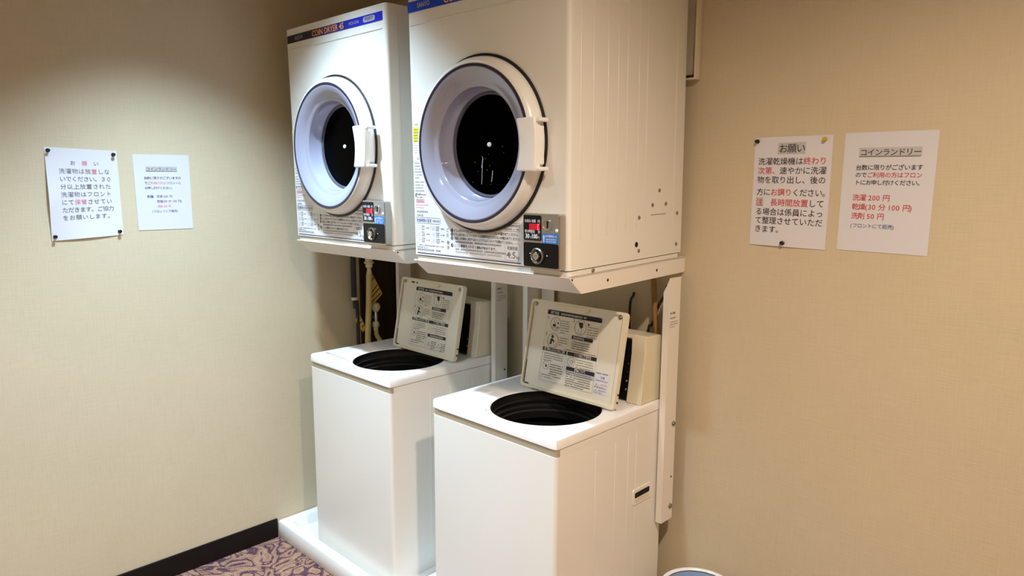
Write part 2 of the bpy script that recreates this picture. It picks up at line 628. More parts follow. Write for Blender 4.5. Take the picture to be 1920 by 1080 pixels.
# carpet tiles, 50 cm, laid on the floor slab
bm = bmesh.new()
add_box(bm, 0.0007, 0.4993, 0.0007, 0.4993, -0.006, 0.0, 0.0012, 1)
tile_src = finish(bm, 'carpet_tile', 'carpet', floor)
first = True
y_edge = -0.985
for iy in range(-4, 3):
    for ix in range(0, 7):
        x, y = -0.24 + 0.5 * ix, y_edge + 0.5 * iy
        if x > RX or y > -0.1 or y + 0.5 < RY or x + .5 < 0:
            continue
        o = tile_src if first else tile_src.copy()
        if not first:
            COL.objects.link(o)
        first = False
        rot = (ix + iy) % 2
        if rot:
            o.rotation_euler = (0, 0, math.pi / 2)
            o.location = (x + 0.5, y, 0)
        else:
            o.location = (x, y, 0)
structure(box('baseboard_left', 'baseboard', None, 0.0, 0.008, RY, -0.6495, 0.0, 0.080, 0.002, 1))
structure(box('baseboard_back', 'baseboard', None, 1.515, RX, -0.008, 0.0, 0.0, 0.080, 0.002, 1))
structure(box('baseboard_right', 'baseboard', None, RX - 0.008, RX, RY + .01, -0.01, 0.0, 0.080, 0.002, 1))
structure(box('baseboard_front', 'baseboard', None, 0.01, RX - .01, RY, RY + 0.008, 0.0, 0.080, 0.002, 1))
# dark boards that close the pipe corner
trim = structure(empty('trim_1', (0, 0, 0)))
yy = -0.226
for k, wd in enumerate((0.058, 0.064, 0.055, 0.046)):
    box('plank', 'darkwood', trim, 0.0, 0.012 + 0.003 * (k % 2), yy + .0008, yy + wd - .0008, 0.08, 2.1, 0.0015, 1)
    yy += wd

# recessed ceiling lamps, the last one an added fill
for k, (lx, ly, watts, colr, cone, blend) in enumerate(LAMPS):
    root = tag(empty('downlight_or_fill', (lx, ly, CEIL)),
               ('recessed ceiling downlight over the floor in front of the left machines',
                'recessed ceiling downlight above the right-hand notices',
                'unseen fill light added at the ceiling in front of the machines')[k], 'lamp', 'ceiling downlights')
    lathe('rim', 'lamp_rim', root, [(0.062, 0.0), (0.066, -0.006), (0.055, -0.008), (0.05, -0.002), (0.048, 0.0)], axis='z', n=40)
    lathe('bulb', 'lamp_glow', root, [(0.0, -0.001), (0.046, -0.001)], axis='z', n=32)
    ld = bpy.data.lights.new('lamp_light', 'SPOT')
    ld.energy = watts
    ld.color = colr
    ld.spot_size = math.radians(cone)
    ld.spot_blend = blend
    ld.shadow_soft_size = 0.045
    lo = bpy.data.objects.new('lamp_light', ld)
    lo.location = (0, 0, -0.012)
    lo.parent = root
    COL.objects.link(lo)

# ================================================================== COIN DRYERS
WD, DD, HD = 0.592, 0.5455, 0.7453
DC = (0.291, 0.330)          # door centre on the front (u, v)
TILT = 0.0182
def disc_screw(name, parent, x, y, z, axis, r=0.005, h=0.003, m='screw'):
    prof = [(r, 0.0), (r, -h * 0.5), (r * 0.7, -h), (0.0, -h)] if axis == 'y' else [(r, 0.0), (r, h * 0.5), (r * 0.7, h), (0.0, h)]
    return lathe(name, m, parent, prof, (x, y, z), axis, 12)

def dryer(loc, rz, label, kind):
    root = tag(empty('coin_dryer', loc, (TILT, 0, rz)), label, 'dryer', 'stacked coin dryers')
    # cabinet: front with the door hole, rounded upright edges, sides, top and back
    z0, rr = 0.015, 0.012
    bm = bmesh.new()
    outer, inner = holed_rect((rr, WD - rr, z0, HD), DC, 0.200)
    vo = [bm.verts.new((x, 0, z)) for x, z in outer]
    vi = [bm.verts.new((x, 0, z)) for x, z in inner]
    vb = [bm.verts.new((x, 0.03, z)) for x, z in inner]
    n = len(vo)
    for i in range(n):
        j = (i + 1) % n
        bm.faces.new((vo[i], vo[j], vi[j], vi[i]))
        bm.faces.new((vi[i], vi[j], vb[j], vb[i]))
    prof = [(rr * (1 - math.sin(math.radians(a))), rr * (1 - math.cos(math.radians(a)))) for a in range(0, 91, 15)]
    side = prof + [(0, DD)] + [(WD, DD)] + [(WD - x, y) for x, y in reversed(prof)]
    lo_ = [bm.verts.new((x, y, z0)) for x, y in side]
    hi_ = [bm.verts.new((x, y, HD)) for x, y in side]
    for i in range(len(side) - 1):
        bm.faces.new((lo_[i], lo_[i + 1], hi_[i + 1], hi_[i]))
    bm.faces.new(hi_)
    bm.faces.new(lo_)
    finish(bm, 'cabinet', 'enamel', root, smooth=40, normals=False)
    # base plate below the cabinet
    bm = bmesh.new()
    add_prism(bm, rounded(0.004, WD - 0.002, 0.003, DD - 0.003, 0.012, 4), lambda x, y: (x, y, 0.0), lambda x, y: (x, y, 0.0125))
    finish(bm, 'base_plate', 'enamel', root)
    # shallow crease across the front, under the name strip
    box('crease', 'enamel', root, 0.012, WD - 0.02, -0.0016, 0.0, 0.672, 0.676, 0.0012, 1)
    # pressed ribs and screws of the right-hand side
    for y, za, zb in ((0.047, 0.089, 0.72), (0.098, 0.085, 0.72), (0.160, 0.094, 0.72), (0.205, 0.10, 0.72), (0.247, 0.103, 0.72), (0.302, 0.10, 0.72), (0.343, 0.10, 0.72), (0.497, 0.02, 0.72)):
        box('rib', 'enamel', root, WD - 0.0008, WD + 0.0009, y - 0.004, y + 0.004, za, zb, 0.0008, 1)
    for y, z in ((0.311, 0.131), (0.414, 0.203), (0.379, 0.163), (0.451, 0.164), (0.517, 0.134), (0.516, 0.042), (0.312, 0.039), (0.1, 0.007)):
        disc_screw('screw', root, WD, y, z, 'x', 0.0052)
    disc_screw('vent_hole', root, WD, 0.301, 0.057, 'x', 0.0078, 0.0008, 'hole')
    box('slot', 'ink_grey', root, WD, WD + 0.0008, 0.372, 0.453, 0.1345, 0.136)
    # drum behind the window
    lathe('drum', 'drum', root, [(0.215, 0.06), (0.235, 0.09), (0.235, 0.42), (0.0, 0.43)], (DC[0], 0, DC[1]), 'y', 48)
    # ---- door
    door = lathe('door', 'white_enamel', root, [(0.226, -0.001), (0.2275, -0.006), (0.2245, -0.020), (0.219, -0.032), (0.213, -0.039), (0.208, -0.0405), (0.204, -0.038)], (DC[0], 0, DC[1]), 'y', 96)
    lathe('door_gap', 'rubber', door, [(0.2255, -0.0008), (0.2345, -0.0008), (0.2345, -0.004), (0.2255, -0.004)], (DC[0], 0, DC[1]), 'y', 96)
    lathe('seal_ring', 'navy_seal', door, [(0.2065, -0.0385), (0.2055, -0.0415), (0.200, -0.0415), (0.1985, -0.037)], (DC[0], 0, DC[1]), 'y', 96)
    lathe('bowl', 'bowl', door, [(0.200, -0.0395), (0.197, -0.0405), (0.188, -0.0375), (0.176, -0.0315), (0.1655, -0.024), (0.160, -0.020), (0.1535, -0.0185), (0.150, -0.0150), (0.1485, -0.006), (0.1465, 0.014), (0.1430, 0.022), (0.1405, 0.034)], (DC[0], 0, DC[1]), 'y', 96)
    lathe('inner_seal', 'grey_seal', door, [(0.1405, 0.0335), (0.1395, 0.029), (0.1335, 0.030), (0.133, 0.036)], (DC[0], 0, DC[1]), 'y', 96)
    lathe('window_pane', 'glass', door, [(0.138, 0.035), (0.0, 0.035)], (DC[0], 0, DC[1]), 'y', 64)
    lathe('pane_screw', 'ink_white', door, [(0.0065, 0.034), (0.0055, 0.030), (0.0, 0.029)], (DC[0], 0, DC[1] + 0.002), 'y', 16)
    # handle: block on the front of the ring, with two lugs to the rim and a finger gap
    hb = bmesh.new()
    outl = []
    zc, hh = 0.3235, 0.0610
    for t in range(9):
        q = t / 8
        outl.append((0.467 + 0.010 * math.sin(math.pi * q), zc - hh + 2 * hh * q))
    outl += [(0.471, zc + hh + .003), (0.523, zc + hh + 0.004)]
    for t in range(9):
        q = 1 - t / 8
        outl.append((0.526 + 0.005 * math.sin(math.pi * q), zc - hh + 2 * hh * q))
    outl += [(0.523, zc - hh - 0.004), (0.471, zc - hh - .003)]
    add_prism(hb, outl, lambda x, z: (x, -0.054, z), lambda x, z: (x, -0.034, z))
    bmesh.ops.recalc_face_normals(hb, faces=hb.faces)
    es = [e for e in hb.edges if all(abs(v.co.y + 0.054) < 1e-6 for v in e.verts)]
    bmesh.ops.bevel(hb, geom=es, offset=0.004, segments=3, affect='EDGES', profile=0.5)
    handle = finish(hb, 'handle', 'washer_top', door, smooth=40)
    for z_ in (zc + hh - 0.008, zc - hh - 0.003):
        box('lug', 'washer_top', handle, 0.515, 0.538, -0.048, -0.012, z_, z_ + 0.010, 0.003, 2)
    box('latch_plate', 'washer_top', handle, 0.498, 0.5245, -0.036, -0.012, zc - hh + 0.012, zc + hh - 0.014, 0.004, 2)
    # ---- name strip
    v0, v1 = (0.697, 0.723) if kind == 'aqua' else (0.708, 0.737)
    stops = [(0, (18, 20, 40)), (0.3, (22, 22, 46)), (0.52, (34, 40, 120)), (0.8, (26, 46, 190)), (1, (20, 44, 200))] if kind == 'aqua' else \
            [(0, (22, 74, 205)), (0.3, (20, 66, 200)), (1, (20, 50, 200))]
    strip = box('name_strip', gradient_strip(0.575, stops), root, 0.012 if kind == 'aqua' else 0.004, 0.575, -0.0012, 0.0, v0, v1)
    P = Print()
    h = v1 - v0
    if kind == 'aqua':
        P.part('maker_name')
        P.text('AQUA', 0.064, v0 + h * .28, 0.019, 'ink_light', width=0.052)
        P.part('product_title')
        P.text('COIN DRYER 45', 0.178, v0 + h * .14, 0.027, 'ink_orange', width=0.19, bold=0.012)
        P.part('type_number')
        P.text('MCD-CK45', 0.398, v0 + h * .32, 0.013, 'ink_light', width=0.055)
        P.part('pill_mark')
        P.rect(0.476, 0.538, v0 + h * .2, v0 + h * .82, 'ink_light', 1, r=0.0075)
        P.text('排気乾燥', 0.484, v0 + h * .36, 0.0125, 'ink_blue', 2, width=0.046, bold=0.02)
    else:
        P.part('maker_name')
        P.text('SANYO', 0.047, v0 + h * .3, 0.018, 'ink_light', width=0.053, bold=0.02)
        P.part('product_title')
        P.text('COIN DRYER 45', 0.158, v0 + h * .14, 0.029, 'ink_orange', width=0.20, bold=0.03)
        P.part('type_number')
        P.text('MCD-CK45', 0.398, v0 + h * .32, 0.013, 'ink_light', width=0.055)
    P.build('strip_lettering', strip, lambda x, y, l: (x, -0.0013 - l, y))
    # ---- instruction film, down the left edge and along the bottom, clear of the round door
    film = bmesh.new()
    pts = [(0.008, 0.016), (0.436, 0.016), (0.436, 0.150)]
    R = 0.2375
    arc = []
    for a in range(-52, -201, -6):
        x, z = DC[0] + R * math.cos(math.radians(a)), DC[1] + R * math.sin(math.radians(a))
        if z < 0.405:
            arc.append((x, z))
    pts = [(0.008, 0.016), (0.436, 0.016)] + arc + [(0.008, arc[-1][1])]
    add_prism(film, pts, lambda x, z: (x, -0.0006, z), lambda x, z: (x, 0.0003, z))
    fo = finish(film, 'instruction_film', 'film', root)
    P = Print()
    if True:
        # narrow column of cautions by the edge
        P.part('caution_column')
        P.text('ご使用前に', 0.018, 0.401 - .008, 0.008, 'ink', width=0.018)
        P.rect(0.012, 0.050, 0.346, 0.389, 'ink_yellow', 1)
        P.para(0.014, 0.048, 0.388, 5, 0.008, 0.0042, 'ink_grey', 2, seed=1)
        P.para(0.014, 0.046, 0.343, 4, 0.007, 0.0032, 'ink_light', seed=2)
        P.text('注意', 0.026, 0.296, 0.009, 'ink', width=0.013)
        P.para(0.014, 0.050, 0.293, 6, 0.0085, 0.0036, 'ink_grey', seed=3)
        P.para(0.014, 0.056, 0.238, 5, 0.0085, 0.0036, 'ink_grey', seed=4)
        P.rect(0.014, 0.018, 0.188, 0.196, 'ink', 1)
        P.para(0.020, 0.066, 0.200, 2, 0.0075, 0.0036, 'ink', seed=5)
        P.frame(0.016, 0.054, 0.171, 0.181, 0.0012, 'ink_red', 1, r=0.003)
        P.rect(0.020, 0.050, 0.174, 0.178, 'ink_pink', 1)
        P.para(0.014, 0.080, 0.170, 2, 0.0075, 0.0034, 'ink_pink', seed=6)
        P.para(0.018, 0.074, 0.153, 2, 0.011, 0.006, 'ink_grey', seed=7)
        # drying time table
        P.part('time_table')
        P.frame(0.012, 0.122, 0.110, 0.128, 0.0009, 'ink_grey', 1, r=0.005)
        P.text('乾燥時間の目安', 0.017, 0.1145, 0.0125, 'ink_blue', width=0.066, bold=0.005)
        P.text('衣類の目安', 0.088, 0.1155, 0.0085, 'ink', width=0.030)
        for c, x in enumerate((0.014, 0.078)):
            P.frame(x, x + 0.006, 0.052, 0.106, 0.0006, 'ink_light', 1)
            for k in range(3):
                zt = 0.105 - k * 0.018
                P.frame(x + 0.009, x + 0.021, zt - 0.014, zt - 0.002, 0.0006, 'ink_light', 1, r=0.002)
                P.line([(x + .010, zt - .012), (x + .015, zt - .005), (x + .019, zt - .011)], 0.0006, 'ink_blue')
                P.para(x + 0.024, x + 0.040, zt + 0.001, 3, 0.0052, 0.0033, 'ink', last=0.9, seed=k + 11 * c)
                P.para(x + 0.044, x + 0.060, zt - 0.004, 1, 0.006, 0.0048, 'ink_grey', last=1.0, seed=k + 17 * c)
        P.para(0.014, 0.140, 0.050, 2, 0.0062, 0.0038, 'ink_grey', last=0.45, seed=9)
        P.scribble(0.015, 0.120, 0.0295, 0.0062, 'ink_grey')
        # how to use, numbered
        P.part('usage_steps')
        for z, ch in ((0.0915, 'ご'), (0.0765, '使'), (0.0555, '用'), (0.042, '法')):
            P.text(ch, 0.1475, z, 0.0115, 'ink_grey', bold=0.01)
        steps = [('ドラム内やドア内にほかの洗濯物がはいっていないか確かめてください。', 0.0925, 0.245),
                 ('ドラム内の糸くずフィルターに洗濯物がはさまらないか確かめてください。', 0.0815, 0.252),
                 ('洗濯した衣類を１枚ずつほぐしてドラムに入れドアを閉めてください。', 0.0705, 0.225),
                 ('ここに硬貨を入れると運転が始まります。', 0.0500, 0.165)]
        for k, (s, z, wd) in enumerate(steps):
            P.disc(0.170, z + 0.0032, 0.0052, 'ink', 1)
            P.text(str(k + 1), 0.1685, z + 0.0002, 0.0085, 'film', 2, bold=0.02)
            P.text(s, 0.180, z, 0.0088, 'ink', width=wd, bold=0.008)
        for z, wd, m in ((0.0615, 0.18, 'ink'), (0.0410, 0.215, 'ink_grey'), (0.0330, 0.18, 'ink_light')):
            P.scribble(0.184, 0.184 + wd, z, 0.0055, m)
        P.part('small_mark')
        P.frame(0.374, 0.432, 0.104, 0.126, 0.0008, 'ink_grey', 1, r=0.003)
        P.rect(0.377, 0.387, 0.116, 0.122, 'ink', 1, r=.002)
        P.scribble(0.389, 0.430, 0.1165, 0.0055, 'ink')
        P.scribble(0.377, 0.430, 0.1075, 0.0045, 'ink_grey')
        P.part('capacity_mark')
        P.frame(0.377, 0.432, 0.027, 0.072, 0.0007, 'ink_light', 1, r=0.004)
        P.text('乾燥容量', 0.386, 0.056, 0.0105, 'ink_grey', width=0.036)
        P.text('4.5', 0.383, 0.0335, 0.024, 'ink_grey', width=0.032)
        P.text('kg', 0.418, 0.0325, 0.013, 'ink_grey', width=0.011)
        P.part('rule_line')
        P.rect(0.016, 0.434, 0.0202, 0.0228, 'ink_navy', 1)
        P.rect(0.016, 0.434, 0.0248, 0.0254, 'ink_light', 1)
    P.build('print', fo, lambda x, y, l: (x, -0.0007 - l, y))
    # ---- coin box
    bx, bz = 0.463, 0.017
    cb = bmesh.new()
    add_prism(cb, rounded(bx, bx + 0.119, bz, bz + 0.138, 0.006, 4), lambda x, z: (x, -0.025, z), lambda x, z: (x, 0.0, z))
    bmesh.ops.recalc_face_normals(cb, faces=cb.faces)
    es = [e for e in cb.edges if all(abs(v.co.y + 0.025) < 1e-6 for v in e.verts)]
    bmesh.ops.bevel(cb, geom=es, offset=0.002, segments=2, affect='EDGES')
    coin = finish(cb, 'coin_box', 'steel', root, smooth=40)
    def A(f): return bx + 0.119 * f
    def B(f): return bz + 0.138 * (1 - f)
    def plate(name, m, x0, x1, z0_, z1_, t, parent, r=0.004):
        b2 = bmesh.new()
        add_prism(b2, rounded(x0, x1, z0_, z1_, r, 4), lambda x, z: (x, -0.025 - t, z), lambda x, z: (x, -0.0245, z))
        return finish(b2, name, m, parent)
    disp = plate('display_panel', 'black', A(.03), A(.515), B(.485), B(.03), 0.0012, coin)
    P = Print()
    P.text('お支払い金額', A(.07), B(.155), 0.0085, 'ink_white', width=0.036, bold=0.01)
    P.text('円', A(.43), B(.16), 0.0085, 'ink_white', bold=0.01)
    P.text('残り時間(約)', A(.07), B(.345), 0.0085, 'ink_white', width=0.033, bold=0.01)
    P.text('分', A(.43), B(.35), 0.0085, 'ink_white', bold=0.01)
    P.frame(A(.06), A(.49), B(.46), B(.37), 0.0005, 'ink_grey', 1)
    P.text('30', A(.09), B(.445), 0.0150, 'ink_white', width=0.0125, bold=0.03)
    P.text('分', A(.205), B(.443), 0.0065, 'ink_white')
    P.text('100', A(.27), B(.445), 0.0150, 'ink_white', width=0.018, bold=0.03)
    P.text('円', A(.43), B(.443), 0.0065, 'ink_white')
    P.build('display_lettering', disp, lambda x, y, l: (x, -0.0263 - l, y))
    led = plate('led_window', 'led', A(.19), A(.485), B(.295), B(.18), 0.0016, coin, 0.001)
    P = Print()
    P.line([(A(.47), B(.19)), (A(.435), B(.19)), (A(.43), B(.285)), (A(.47), B(.285))], 0.0022, 'led_lit')
    P.build('lit_digit', led, lambda x, y, l: (x, -0.0267 - l, y))
    lathe('coin_slot', 'chrome', coin, [(0.0145, -0.0252), (0.0145, -0.0275), (0.0125, -0.0275), (0.0115, -0.022), (0.006, -0.019), (0.0, -0.018)], (A(.68), 0, B(.195)), 'y', 32)
    box('coin_gap', 'hole', coin, A(.67), A(.695), -0.0272, -0.019, B(.25), B(.13))
    disc_screw('return_button', coin, A(.93), -0.025, B(.285), 'y', 0.0045, 0.002, 'ink_white')
    blue = plate('coin_sticker', 'sticker_blue', A(.545), A(.965), B(.525), B(.345), 0.0006, coin, 0.003)
    P = Print()
    P.poly([(A(.565), B(.42)), (A(.615), B(.42)), (A(.59), B(.365))], 'ink_white')
    P.rect(A(.578), A(.602), B(.505), B(.42), 'ink_white')
    P.text('100円硬貨投入口', A(.63), B(.41), 0.0070, 'ink_white', width=0.037, bold=0.01)
    P.scribble(A(.64), A(.94), B(.46), 0.0038, 'ink_white')
    P.scribble(A(.64), A(.92), B(.50), 0.0038, 'ink_white')
    P.build('sticker_lettering', blue, lambda x, y, l: (x, -0.0257 - l, y))
    lock = plate('lock_plate', 'black', A(.03), A(.975), B(.965), B(.525), 0.0016, coin, 0.005)
    lathe('lock_collar', 'screw', lock, [(0.0200, -0.0262), (0.0205, -0.031), (0.0175, -0.033), (0.0150, -0.029), (0.0135, -0.0265)], (A(.43), 0, B(.76)), 'y', 32)
    lathe('lock_cylinder', 'chrome', lock, [(0.0095, -0.026), (0.0095, -0.035), (0.0085, -0.036), (0.0, -0.036)], (A(.43), 0, B(.755)), 'y', 24)
    box('key_slot', 'hole', lock, A(.40), A(.46), -0.0364, -0.035, B(.758), B(.75))
    for fa, fb in ((.215, .725), (.68, .745)):
        box('index_mark', 'ink_white', lock, A(fa) - .0018, A(fa) + .0018, -0.0270, -0.0262, B(fb) - .0011, B(fb) + .0011)
    return root, door

D1, _ = dryer((0.1581, -0.5915, 1.2226), 0.0171, 'white front-loading coin dryer marked AQUA, next to the left wall', 'aqua')
D2, door2 = dryer((0.8693, -0.5935, 1.2052), 0.0315, 'white front-loading coin dryer marked SANYO, the nearer and larger one in view', 'sanyo')
# dried drips on the window of the nearer dryer
P = Print()
for x, z0, z1, t in ((0.262, 0.225, 0.300, 0.0028), (0.263, 0.270, 0.296, 0.005), (0.300, 0.232, 0.262, 0.0032)):
    P.line([(x - 0.004, z0), (x - 0.001, (z0 + z1) / 2), (x + 0.001, z1)], t * .6, 'ink_light')
for k in range(16):
    P.disc(0.22 + random.random() * 0.15, 0.205 + random.random() * 0.16, random.uniform(0.0005, 0.0011), 'ink_light', n=6)
dm = P.build('drip_marks', door2, lambda x, y, l: (x, 0.0345 - l, y))
dm['kind'] = 'stuff'

# ================================================================== DRYER STANDS
def stand(loc, rz, legs, label, extra):
    root = tag(empty('dryer_stand', loc, (0, 0, 0)), label, 'stand', 'dryer stands')
    tl = (TILT, 0, rz)
    t = 0.0022
    fy, fz, bk = 0.0495, -0.048, DD + 0.028
    # top plate
    bm = bmesh.new()
    add_box(bm, 0.0, WD + 0.001, 0.006, bk, -0.0045, -0.0015)
    finish(bm, 'shelf_plate', 'frame', root, rot=tl)
    # sloping front fascia
    bm = bmesh.new()
    q = [(-0.001, -0.002, -0.002), (WD + 0.001, -0.002, -0.002), (WD + 0.0, fy, fz), (0.0, fy, fz)]
    a = [bm.verts.new(p) for p in q]
    b = [bm.verts.new((x, y + t, z + t)) for x, y, z in q]
    bm.faces.new(a)
    bm.faces.new(b)
    for i in range(4):
        bm.faces.new((a[i], a[(i + 1) % 4], b[(i + 1) % 4], b[i]))
    finish(bm, 'front_fascia', 'frame', root, rot=tl)
    # side fascias, front end cut to the slope
    for x, sgn in ((WD + 0.001, 1), (-0.001, -1)):
        bm = bmesh.new()
        o = [(0.001, -0.002), (bk - .004, -0.002), (bk, -0.006), (bk, fz + .006), (bk - .006, fz), (fy + 0.002, fz)]
        add_prism(bm, o, lambda y, z: (x, y, z), lambda y, z: (x - sgn * t, y, z))
        sf = finish(bm, 'side_fascia', 'frame', root, rot=tl)
        if sgn > 0:
            for y, z in ((0.165, -0.026), (0.41, -0.026)):
                disc_screw('bolt_hole', sf, x, y, z, 'x', 0.0042, 0.0006, 'hole')
            disc_screw('rivet', sf, x, 0.012, -0.008, 'x', 0.0028, 0.001, 'hole')
    # back rail and underside ribs
    bm = bmesh.new()
    add_box(bm, 0.004, WD - 0.004, bk - 0.004, bk - 0.001, fz, -0.005)
    finish(bm, 'back_rail', 'frame', root, rot=tl)
    # legs: steel angle, one flange to the front and one to the side, bolted at the lower end
    for (fx0, fx1, sx, y0, y1, zb, out, lab) in legs:
        lx, ly, lz = loc
        bm = bmesh.new()
        top = 1.158 - lz if sx > 1 else 1.172 - lz
        low = zb - lz
        X0, X1 = fx0 - lx, fx1 - lx
        Y0, Y1 = y0 - ly, y1 - ly
        xs = sx - lx
        t2 = 0.0028
        sect = [(X0, Y0), (X1, Y0), (X1, Y1), (X1 - t2, Y1), (X1 - t2, Y0 + t2), (X0, Y0 + t2)]
        add_prism(bm, sect, lambda x, y: (x, y, low), lambda x, y: (x, y, top - (0.045 if x == X0 else 0.0)))
        leg = finish(bm, 'leg', 'frame', root)
        for z in (0.701, 0.431):
            disc_screw('bolt', leg, xs, Y1 - 0.014, z - lz, 'x', 0.0075, 0.006, 'screw')
        disc_screw('bolt_hole', leg, xs, Y1 - 0.013, 0.562 - lz + (0.18 if sx < 1 else -.035), 'x', 0.0036, 0.0006, 'hole')
        if lab:
            P = Print()
            P.scribble(Y0 + .008, Y0 + .034, 1.047 - lz, 0.008, 'ink')
            P.scribble(Y0 + .008, Y0 + .040, 1.034 - lz, 0.005, 'ink_grey')
            P.para(Y0 + .008, Y0 + .054, 1.030 - lz, 3, 0.0075, 0.0034, 'ink_grey')
            P.build('spec_print', leg, lambda x, y, l: (xs + 0.0002 + l, x, y))
    if extra:
        lx, ly, lz = loc
        # white upright plate behind the shelf
        bm = bmesh.new()
        add_box(bm, extra[0] - lx, extra[1] - lx, extra[2] - ly, extra[2] + 0.004 - ly, 0.40 - lz, 1.150 - lz)
        finish(bm, 'back_brace', 'frame', root)
    return root

stand((0.1581, -0.5915, 1.2226), 0.0171,
      [(0.731, 0.752, 0.752, -0.139, -0.077, 0.387, 1, True), (0.132, 0.152, 0.152, -0.128, -0.065, 0.387, 1, False)],
      'white steel shelf stand carrying the AQUA dryer', None)
stand((0.8693, -0.5935, 1.2052), 0.0315,
      [(1.438, 1.459, 1.459, -0.106, -0.045, 0.386, 1, True), (0.846, 0.868, 0.868, -0.092, -0.030, 0.386, 1, False)],
      'white steel shelf stand carrying the SANYO dryer, its leg bolted beside the near washer', (0.876, 0.934, -0.024))

# ================================================================== WASHERS
WW, DW = 0.506, 0.515
def washer(loc, rz, label, lid0, lidw, lidh, near):
    root = tag(empty('washing_machine', loc, (0, 0, rz)), label, 'washer', 'top-loading coin washers')
    zt = loc[2]
    zb = 0.050 - zt
    # body
    bm = bmesh.new()
    lo = [bm.verts.new((x, y, zb)) for x, y in rounded(0.001, WW - 0.001, 0.001, DW - 0.001, 0.011, 5)]
    hi = [bm.verts.new((x, y, -0.049)) for x, y in rounded(0.001, WW - 0.001, 0.001, DW - 0.001, 0.011, 5)]
    lip = [bm.verts.new((x, y, -0.049)) for x, y in rounded(0.012, WW - 0.012, 0.012, DW - 0.012, 0.009, 5)]
    bm.faces.new(lo)
    for a, b in ((lo, hi), (hi, lip)):
        for i in range(len(a)):
            bm.faces.new((a[i], a[(i + 1) % len(a)], b[(i + 1) % len(a)], b[i]))
    finish(bm, 'body', 'white_enamel', root, smooth=40)
    # recessed neck under the top (open at the front as a finger groove), overhang's shade painted in as taupe
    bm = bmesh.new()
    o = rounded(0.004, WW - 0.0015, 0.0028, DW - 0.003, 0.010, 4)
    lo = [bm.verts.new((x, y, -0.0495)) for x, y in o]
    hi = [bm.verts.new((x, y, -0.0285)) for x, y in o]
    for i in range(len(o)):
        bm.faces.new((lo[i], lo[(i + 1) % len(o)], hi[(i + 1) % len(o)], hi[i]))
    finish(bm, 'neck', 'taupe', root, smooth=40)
    # closing strips of the neck along the sides
    for x0, x1 in ((0.0008, 0.006), (WW - 0.006, WW - 0.0008)):
        box('neck_strip', 'white_enamel', root, x0, x1, 0.016, DW - 0.002, -0.0495, -0.0305)
    # top panel with the round opening
    C, R = (0.300, 0.190), 0.165
    bm = bmesh.new()
    def ring_pts(inset, z):
        o, i = holed_rect((inset, WW - inset, inset, DW - inset), C, R)
        return [(x, y, z) for x, y in o], i
    rings = []
    for inset, z in ((0.006, 0.0), (0.002, -0.0015), (0.0, -0.006), (0.0, -0.0275), (0.002, -0.029)):
        o, inn = holed_rect((inset, WW - inset, inset, DW - inset), C, R)
        # clip corner points slightly inwards for a rounded corner
        rc = 0.012 - inset * .5
        pts = []
        for x, y in o:
            cx = min(max(x, inset + rc), WW - inset - rc)
            cy = min(max(y, inset + rc), DW - inset - rc)
            dx, dy = x - cx, y - cy
            if dx and dy:
                dd = math.hypot(dx, dy)
                x, y = cx + dx / dd * rc, cy + dy / dd * rc
            pts.append((x, y, z))
        rings.append(pts)
    # resample all rings with the same count
    n = min(len(r) for r in rings)
    _, inner = holed_rect((0.006, WW - 0.006, 0.006, DW - 0.006), C, R)
    base = rings[0]
    def scaled(inset, z):
        out = []
        for x, y, _z in base:
            fx = (x - WW / 2) * ((WW - 2 * inset) / (WW - 0.012)) + WW / 2
            fy = (y - DW / 2) * ((DW - 2 * inset) / (DW - 0.012)) + DW / 2
            out.append((fx, fy, z))
        return out
    stack = [[(x, y, -0.0032) for x, y in inner],
             [(x, y, 0.0) for x, y in holed_rect((0.006, WW - 0.006, 0.006, DW - 0.006), C, R + 0.003)[1]],
             base, scaled(0.002, -0.0015), scaled(0.0, -0.006), scaled(0.0, -0.0275), scaled(0.002, -0.029), scaled(0.05, -0.029)]
    vs = [[bm.verts.new(p) for p in ring] for ring in stack]
    for a, b in zip(vs, vs[1:]):
        for i in range(len(a)):
            j = (i + 1) % len(a)
            bm.faces.new((a[i], a[j], b[j], b[i]))
    top = finish(bm, 'top_panel', 'washer_top', root, smooth=30)
    # finger grip pressed into the top, and the small marks
    b2 = bmesh.new()
    g = rounded(0.045, 0.088, 0.050, 0.185, 0.010, 4)
    add_prism(b2, g, lambda x, y: (x, y, 0.0001), lambda x, y: (0.0665 + (x - 0.0665) * 0.86, 0.1175 + (y - 0.1175) * 0.93, 0.0022))
    finish(b2, 'grip_ridge', 'washer_top', top, smooth=30)
    P = Print()
    if not near:
        P.scribble(0.030, 0.170, 0.046, 0.007, 'ink_grey')
        P.scribble(0.060, 0.160, 0.032, 0.005, 'ink_light')
        P.line([(0.17, 0.05), (0.19, 0.05)], 0.002, 'ink_grey')
    P.part('pointer_mark')
    P.poly([(0.196, 0.036), (0.204, 0.036), (0.200, 0.048)], 'ink_grey')
    P.part('round_mark')
    P.ring(0.468, 0.385, 0.012, 0.0015, 'hilite', 1)
    P.build('top_print', top, lambda x, y, l: (x, y, 0.0024 + l if 0.045 < x < .088 and .05 < y < .185 else 0.0001 + l))
    # tub inside
    tub = lathe('tub', 'tub', root, [(0.1652, -0.0030), (0.1665, -0.020), (0.163, -0.030), (0.1625, -0.043), (0.155, -0.049), (0.1545, -0.060), (0.150, -0.064), (0.150, -0.085), (0.172, -0.095), (0.172, -0.36), (0.0, -0.37)], (C[0], C[1], 0), 'z', 72)
    lathe('tub_rim', 'tub_steel', tub, [(0.1535, -0.0605), (0.1515, -0.0585), (0.1485, -0.0605), (0.1485, -0.064)], (C[0], C[1], 0), 'z', 72)
